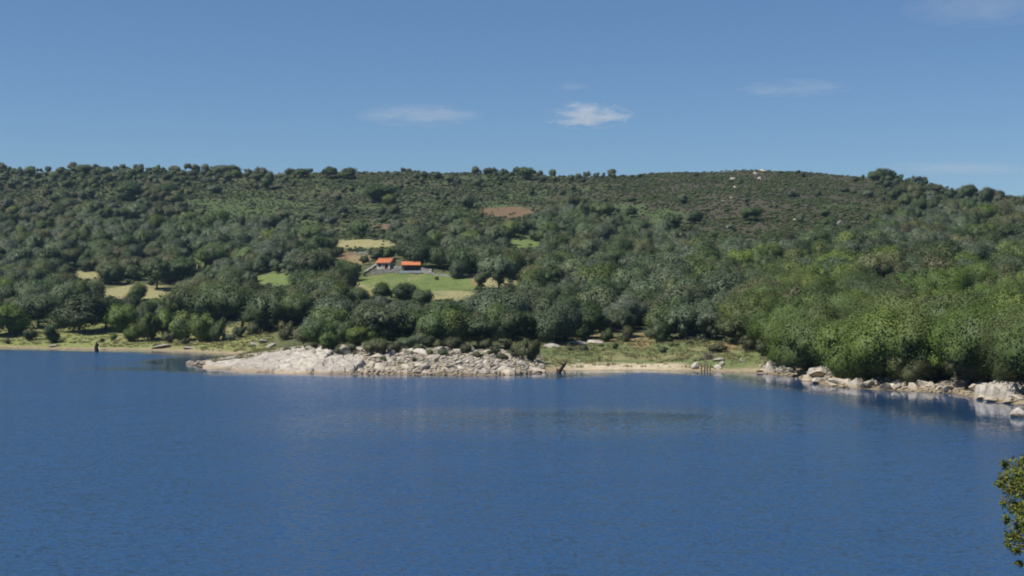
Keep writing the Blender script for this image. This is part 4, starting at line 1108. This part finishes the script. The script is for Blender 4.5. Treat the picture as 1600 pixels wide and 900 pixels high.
# ------------------------------------------------------------------ farm
WALLM = simple_mat('stone_wall_grey', (0.16, 0.15, 0.145), (0.33, 0.315, 0.30), 1.6, 0.9, 0.5)
RENDER = simple_mat('wall_render_cream', (0.42, 0.38, 0.32), (0.55, 0.51, 0.45), 1.2, 0.9, 0.15)
TILE = simple_mat('roof_tile_orange', (0.34, 0.115, 0.05), (0.54, 0.20, 0.095), 1.6, 0.8, 0.2)
DOORM = simple_mat('door_red_brown', (0.10, 0.03, 0.02), (0.16, 0.05, 0.03), 3, 0.6, 0.1)
TROUGH = simple_mat('pale_blue_concrete', (0.33, 0.36, 0.41), (0.44, 0.47, 0.52), 1.5, 0.8, 0.1)
GLASS = simple_mat('window_dark_glass', (0.02, 0.022, 0.025), (0.035, 0.04, 0.045), 1.0, 0.15, 0)
def tiled_slope(x0, x1, y0, z0, y1, z1, pitch=0.42, amp=0.07, thick=0.12):
    """a slope of half-round tiles: ribs run from eave to ridge"""
    n_ = max(8, int((x1 - x0) / pitch * 4)); v, f = [], []
    rows = 6
    for i in range(n_ + 1):
        x = x0 + (x1 - x0) * i / n_; w = amp * math.cos((x - x0) / pitch * 2 * math.pi)
        for j in range(rows + 1):
            t = j / rows; v.append((x, y0 + (y1 - y0) * t, z0 + (z1 - z0) * t + w))
    for i in range(n_):
        for j in range(rows):
            a = i * (rows + 1) + j; f.append([a, a + rows + 1, a + rows + 2, a + 1])
    b = len(v)
    v += [(x0, y0, z0 - thick), (x1, y0, z0 - thick), (x1, y1, z1 - thick), (x0, y1, z1 - thick)]
    f += [[b, b + 3, b + 2, b + 1]]
    # edges
    f += [[b, b + 1, n_ * (rows + 1), 0], [b + 3, rows, n_ * (rows + 1) + rows, b + 2], [b, 0, rows, b + 3], [b + 1, b + 2, n_ * (rows + 1) + rows, n_ * (rows + 1)]]
    return v, f
# farmhouse: pale end wall, one broad slope towards the lake
x, y, z = at(599, 421); s = y / F
fh = empty('farmhouse', (x, y, z - .2), -0.32); tag(fh, 'small pale farmhouse with orange tiled roof at the head of the green pasture', 'house')
W_, D_, H_ = 22 * s, 5.2, 2.5
mb = MB(); t_ = .35
mb.box((0, D_, H_ / 2 + .4), (W_, t_, H_ + .8)); mb.box((-W_ / 2 + t_ / 2, D_ / 2, H_ / 2), (t_, D_ - t_ - .01, H_)); mb.box((W_ / 2 - t_ / 2, D_ / 2, H_ / 2), (t_, D_ - t_ - .01, H_))
mb.box((-W_ * .28, 0, H_ / 2), (W_ * .44, t_, H_)); mb.box((W_ * .44, 0, H_ / 2), (W_ * .12, t_, H_)); mb.box((W_ * .16, 0, H_ - .2), (W_ * .44 - .01, t_ - .02, .4)); mb.box((W_ * .05, 0, (H_ - .4) / 2), (W_ * .1, t_ - .03, H_ - .42))
mb.build('wall', RENDER, fh)
v, f = tiled_slope(-W_ / 2 - .4, W_ / 2 + .4, -.7, H_ + .02, D_ / 2, H_ + 1.75); r1 = MB().poly(v, f)
v, f = tiled_slope(-W_ / 2 - .4, W_ / 2 + .4, D_ / 2 + .02, H_ + 1.75, D_ + .6, H_ + .2); r1.poly(v, f)
rf = r1.build('roof', TILE, fh)
MB().tube([(-W_ / 2 - .42, D_ / 2, H_ + 1.8), (W_ / 2 + .42, D_ / 2, H_ + 1.8)], [.16, .16], 8).build('ridge_tile', TILE, rf)
gb = MB()
for sx in (-1, 1):
    xx = sx * (W_ / 2 - .2)
    gb.poly([(xx - .15, 0.2, H_), (xx - .15, D_ - .2, H_), (xx - .15, D_ / 2, H_ + 1.55), (xx + .15, 0.2, H_), (xx + .15, D_ - .2, H_), (xx + .15, D_ / 2, H_ + 1.55)], [[0, 1, 2], [3, 5, 4], [0, 3, 4, 1], [1, 4, 5, 2], [2, 5, 3, 0]])
gb.build('gable', RENDER, fh)
MB().box((W_ * .25, .1, 1.15), (W_ * .24, .1, 2.3)).build('door', DOORM, fh)
wn_ = MB().box((-W_ * .27, -.19, 1.6), (1.0, .06, 1.1)).build('window', GLASS, fh)
MB().box((-W_ * .27, -.21, 1.0), (1.3, .16, .1)).build('sill', WALLM, wn_)
# open shed
x, y, z = at(642, 424); s = y / F
sh = empty('shed', (x, y, z - .2), 0.06); tag(sh, 'low open fronted shed with orange tiled roof right of the farmhouse', 'shed')
W_, D_, H_ = 27 * s, 4.6, 2.3
mb = MB()
mb.box((0, D_, H_ / 2 + .5), (W_, .35, H_ + 1.0)); mb.box((-W_ / 2 + .18, D_ / 2, H_ / 2), (.35, D_ - .37, H_)); mb.box((W_ / 2 - .18, D_ / 2, H_ / 2), (.35, D_ - .37, H_))
mb.build('wall', WALLM, sh)
for k in range(4): MB().tube([(-W_ / 2 + .5 + k * (W_ - 1) / 3, .1, 0), (-W_ / 2 + .5 + k * (W_ - 1) / 3, .1, H_)], [.12, .11], 8).build('post', BARK, sh)
MB().box((0, .1, H_ + .08), (W_ - .1, .18, .16)).build('beam', BARK, sh)
v, f = tiled_slope(-W_ / 2 - .4, W_ / 2 + .4, -.6, H_ + .2, D_ + .4, H_ + 1.75); MB().poly(v, f).build('roof', TILE, sh)
for k in range(3): MB().box((-W_ / 3 + k * W_ / 3, D_ - .8, .6), (1.5, 1.0, 1.2), .1 * k).build('hay_bale', simple_mat('hay_straw', (.22, .17, .08), (.34, .27, .13), 4) if k == 0 else bpy.data.materials['hay_straw'], sh)
# pale trough in front
x, y, z = at(641, 427); s = y / F
tr = MB(); w = 34 * s
tr.box((0, 0, .1), (w, 1.6, .2)).box((0, -.72, .55), (w, .16, .72)).box((0, .72, .55), (w, .16, .72)).box((-w / 2 + .08, 0, .55), (.16, 1.27, .72)).box((w / 2 - .08, 0, .55), (.16, 1.27, .72))
tag(tr.build('water_trough', TROUGH, None, False, (x, y, z)), 'long pale bluish trough wall in front of the open shed', 'trough')
def stone_wall(a, b, h, thick, label, tone=WALLM, drop=0.0):
    """dry stone wall from photo point a to b: courses of separate uneven stones"""
    xa, ya, za = at(*a); xb, yb_, zb = at(*b)
    L = math.hypot(xb - xa, yb_ - ya); rz = math.atan2(yb_ - ya, xb - xa)
    mb = MB(); ch = .38; nr = max(2, int(h / ch)); nn = max(3, int(L / .7))
    for k in range(nn):
        t = (k + .5) / nn; X, Y = xa + (xb - xa) * t, ya + (yb_ - ya) * t; Z = gz(X, Y)
        for j in range(nr):
            if j == nr - 1 and random.random() < .25: continue
            mb.box((X - xa + random.uniform(-.04, .04), Y - ya, Z - za + (j + .4) * ch), (L / nn * .97, thick * random.uniform(.85, 1.05), ch * .95), rz, 0, .035)
    w = empty('stone_wall', (xa, ya, za)); tag(w, label, 'stone wall', 'dry stone walls round the farm')
    st = mb.build('stones', tone, w); st['kind'] = 'stuff'
    return w
stone_wall((570, 428), (590, 415), 1.3, .7, 'pale wall climbing the lane left of the farmhouse', RENDER)
stone_wall((580, 429), (624, 427), 1.7, .8, 'grey stone wall below the farmhouse along the pasture top')
stone_wall((659, 426), (676, 428), 2.2, .9, 'ruined grey stone wall right of the open shed')
stone_wall((612, 420), (628, 421), 1.4, .7, 'short grey stone wall between farmhouse and open shed')
stone_wall((676, 428), (752, 436), .9, .6, 'long low field wall along the upper right of the pasture')
stone_wall((553, 396), (582, 397), 1.0, .6, 'low grey wall under the pale terrace above the farm')
# poles
for (px, row, hpx, lab, r_) in [(308, 442, 28, 'pale slim pole among trees on the left slope', .13), (371, 272, 16, 'thin pole standing on the left skyline', .14), (639, 452, 18, 'thin wooden pole in the pasture below the open shed', .09)]:
    x, y, z = at(px, row); h = hpx * y / F
    pl = empty('utility_pole', (x, y, z)); tag(pl, lab, 'pole')
    MB().tube([(0, 0, -.5), (0, 0, h * .5), (0, 0, h)], [r_ * 1.15, r_, r_ * .8], 8).build('pole', POLEWOOD, pl, True)
    MB().box((0, 0, h - .4), (1.2, .1, .12)).build('crossarm', POLEWOOD, pl)

# ------------------------------------------------------------------ near tree at the right edge of the frame
def near_tree():
    bx, by = 10.6, 21.5; bz = gz(bx, by)
    t = empty('bank_tree', (bx, by, bz)); tag(t, 'near olive green tree whose leafy twigs reach in at the lower right edge', 'tree')
    r = np.random.default_rng(55); tb = MB()
    topz = 12.0 - bz
    tb.tube([(0, 0, -.4), (-.05, 0, .3), (-.2, .1, topz * .45), (-.35, .1, topz * .75), (-.4, .1, topz)], [.2, .15, .11, .06, .015], 9)
    clumps = []
    # limbs toward the frame, clumps of leaves at their ends: photo spots (px, row, radius px)
    spots = [(1590, 738, 26), (1578, 764, 20), (1600, 764, 28), (1584, 792, 16), (1600, 800, 22), (1594, 826, 20), (1580, 838, 14), (1602, 848, 18), (1586, 860, 8), (1590, 880, 6), (1566, 748, 10), (1560, 756, 6), (1570, 725, 9), (1572, 812, 9), (1567, 785, 7), (1574, 850, 7), (1620, 750, 40), (1640, 800, 46), (1660, 730, 50), (1700, 780, 60), (1625, 840, 30), (1680, 850, 50), (1740, 740, 60), (1770, 820, 70), (1720, 690, 45), (1800, 760, 60), (1830, 830, 60), (1790, 700, 50), (1600, 722, 14)]
    P, Tn = [], []
    for (px, row, rp) in spots:
        yy = 20.5 + r.uniform(-1.0, 1.0) + max(0, px - 1640) * .006
        c = np.array([(px - 800) / F * yy - bx, yy - by, EYE - (row - HY) / F * yy - bz]); rad = rp / F * yy
        h0 = min(max(c[2] - rad * 1.5 - .3, .4), topz * .7)
        tb.tube([(-.2 * h0 / topz, .05, h0), tuple(c * .5 + np.array([-.1, .05, h0]) * .5 + np.array([0, 0, .05])), tuple(c)], [.035, .022, .008], 6)
        n_ = int(190 * (rp / 20) ** 2) + 26
        d = r.normal(size=(n_, 3)); d /= np.linalg.norm(d, axis=1)[:, None]
        q = c + d * (rad * np.abs(r.normal(.62, .3, n_)))[:, None] * np.array([1, 1.2, 1])
        P.append(q); Tn.append(np.full(n_, r.uniform(0, .5)))
        for k in range(5):
            e = c + d[k] * rad * .95
            tb.tube([tuple(c), tuple((c + e) / 2 + np.array([0, 0, .02])), tuple(e)], [.008, .006, .003], 4, False)
    P = np.concatenate(P); Tn = np.concatenate(Tn); k = len(P)
    nrm = r.normal(size=(k, 3)) + np.array([0, 0, .5]); nrm /= np.linalg.norm(nrm, axis=1)[:, None]
    a = np.cross(nrm, r.normal(size=(k, 3))); a /= np.linalg.norm(a, axis=1)[:, None]; b = np.cross(nrm, a)
    L = r.uniform(.02, .046, k)[:, None]; w = L * .42
    V = np.stack([P - a * L, P - a * L * .2 - b * w, P + a * L * .4 - b * w * .75, P + a * L, P + a * L * .4 + b * w * .75, P - a * L * .2 + b * w], 1).reshape(-1, 3)
    me = mesh('crown', V, np.arange(6 * k).reshape(k, 6))
    al = me.attributes.new('leaf', 'FLOAT', 'FACE'); al.data.foreach_set('value', np.clip(Tn + r.uniform(0, .6, k), 0, 1).astype(np.float32))
    link('crown', me, LEAF['near'], t)
    tb.build('trunk', BARK, t, True)
near_tree()

# ------------------------------------------------------------------ clouds: thin real vapour far behind the ridge
def cloud(px, row, wpx, hpx, depth, dens, label, seed, dist=9000.0, sx=1.0, sz=1.0, thr=0.5, skew=0.0, streaks=((0, 0, .48, .4, 0),)):
    x = (px - 800) / F * dist; z = EYE + (HY - row) / F * dist
    w, h = wpx * dist / F, hpx * dist / F
    bm = bmesh.new(); bmesh.ops.create_icosphere(bm, subdivisions=3, radius=0.5)
    me = bpy.data.meshes.new('cloud'); bm.to_mesh(me); bm.free()
    o = bpy.data.objects.new('cloud', me); COL.objects.link(o)
    o.location = (x, dist, z); o.scale = (w, depth, h); o.rotation_euler = (0, skew, 0)
    m = bpy.data.materials.new('cloud_vapour'); m.use_nodes = True
    n, l = m.node_tree.nodes, m.node_tree.links
    n.remove(n['Principled BSDF'])
    tc = N(n, 'ShaderNodeTexCoord')
    fo = None
    for (cx_, cz_, rx_, rz_, tl_) in streaks:      # each streak of vapour fades out from its own axis
        m1 = N(n, 'ShaderNodeMapping', vector_type='TEXTURE'); m1.inputs['Location'].default_value = (cx_, 0, cz_); m1.inputs['Rotation'].default_value = (0, tl_, 0); m1.inputs['Scale'].default_value = (rx_, 0.4, rz_)
        l.new(tc.outputs['Object'], m1.inputs['Vector'])
        ln = N(n, 'ShaderNodeVectorMath', operation='LENGTH'); l.new(m1.outputs[0], ln.inputs[0])
        f1 = N(n, 'ShaderNodeMapRange', interpolation_type='SMOOTHSTEP'); f1.inputs['From Min'].default_value = 0.0; f1.inputs['From Max'].default_value = 1.0; f1.inputs['To Min'].default_value = 1; f1.inputs['To Max'].default_value = 0
        l.new(ln.outputs['Value'], f1.inputs['Value'])
        if fo is None: fo = f1
        else:
            mm = N(n, 'ShaderNodeMath', operation='MAXIMUM'); l.new(fo.outputs[0], mm.inputs[0]); l.new(f1.outputs[0], mm.inputs[1]); fo = mm
    mp = N(n, 'ShaderNodeMapping'); mp.inputs['Location'].default_value = (seed * 3.7, seed * 1.3, seed * 2.1); mp.inputs['Scale'].default_value = (6.0 * sx, 2.5, 5.0 * sz); mp.inputs['Rotation'].default_value = (0, 0.25, 0)
    l.new(tc.outputs['Object'], mp.inputs['Vector'])
    no = N(n, 'ShaderNodeTexNoise'); no.inputs['Scale'].default_value = 1.0; no.inputs['Detail'].default_value = 5; no.inputs['Roughness'].default_value = 0.6; no.inputs['Distortion'].default_value = 1.2
    l.new(mp.outputs[0], no.inputs['Vector'])
    su = N(n, 'ShaderNodeMath', operation='ADD'); l.new(no.outputs['Fac'], su.inputs[0])
    fs = N(n, 'ShaderNodeMath', operation='MULTIPLY_ADD'); fs.inputs[1].default_value = 0.5; fs.inputs[2].default_value = -0.5 - (thr - 0.5)
    l.new(fo.outputs[0], fs.inputs[0]); l.new(fs.outputs[0], su.inputs[1])
    cl = N(n, 'ShaderNodeMapRange'); cl.inputs['From Min'].default_value = 0.0; cl.inputs['From Max'].default_value = 0.4; cl.inputs['To Max'].default_value = dens
    l.new(su.outputs[0], cl.inputs['Value'])
    pv = N(n, 'ShaderNodeVolumePrincipled'); pv.inputs['Color'].default_value = (0.98, 0.98, 0.98, 1); pv.inputs['Anisotropy'].default_value = 0.2
    l.new(cl.outputs['Result'], pv.inputs['Density'])
    l.new(pv.outputs[0], n['Material Output'].inputs['Volume'])
    me.materials.append(m)
    tag(o, label, 'cloud', 'wisps of cloud in the blue sky')
    return o
cloud(918, 180, 150, 44, 500, 0.0044, 'brightest small white cloud wisp high above the drowned stump', 1, thr=0.50, skew=0, streaks=((-.06, -.24, .42, .15, 0), (-.02, -.02, .40, .16, .28), (.02, .2, .16, .2, .2), (.28, -.06, .24, .12, -.25), (.12, -.12, .3, .2, 0)))
cloud(655, 180, 210, 34, 600, 0.0009, 'faint long cloud streak left of the brightest one', 2, thr=0.42, streaks=((-.25, .02, .22, .16, 0), (.05, -.05, .3, .3, .05), (.22, .05, .25, .25, 0), (-.05, .2, .25, .15, 0)))
cloud(1240, 138, 190, 26, 500, 0.0009, 'faint thin cloud streak at upper right of the sky', 3, thr=0.44, streaks=((-.22, -.08, .22, .25, 0), (0, -.1, .3, .15, -.1), (.2, .12, .25, .2, -.15)))
cloud(1500, 263, 260, 18, 600, 0.0008, 'thin pale cloud band just over the right end of the ridge', 4, thr=0.38, skew=.02)
cloud(895, 135, 60, 10, 300, 0.0010, 'tiny faint cloud fleck above the brightest cloud', 5, thr=0.44)
cloud(1540, 8, 260, 60, 900, 0.00035, 'barely visible veil of cloud in the top right corner', 6, thr=0.40)

# ------------------------------------------------------------------ summer haze between the lake and the ridge
hz = MB().box((0, 3000, 82), (14600, 12600, 184))
hm = bpy.data.materials.new('haze_air'); hm.use_nodes = True
hm.node_tree.nodes.remove(hm.node_tree.nodes['Principled BSDF'])
hv = hm.node_tree.nodes.new('ShaderNodeVolumePrincipled')
hv.inputs['Color'].default_value = (0.50, 0.76, 1.0, 1); hv.inputs['Density'].default_value = 0.00005; hv.inputs['Anisotropy'].default_value = 0.3
hm.node_tree.links.new(hv.outputs[0], hm.node_tree.nodes['Material Output'].inputs['Volume'])
tag(hz.build('haze', hm), kind='stuff')
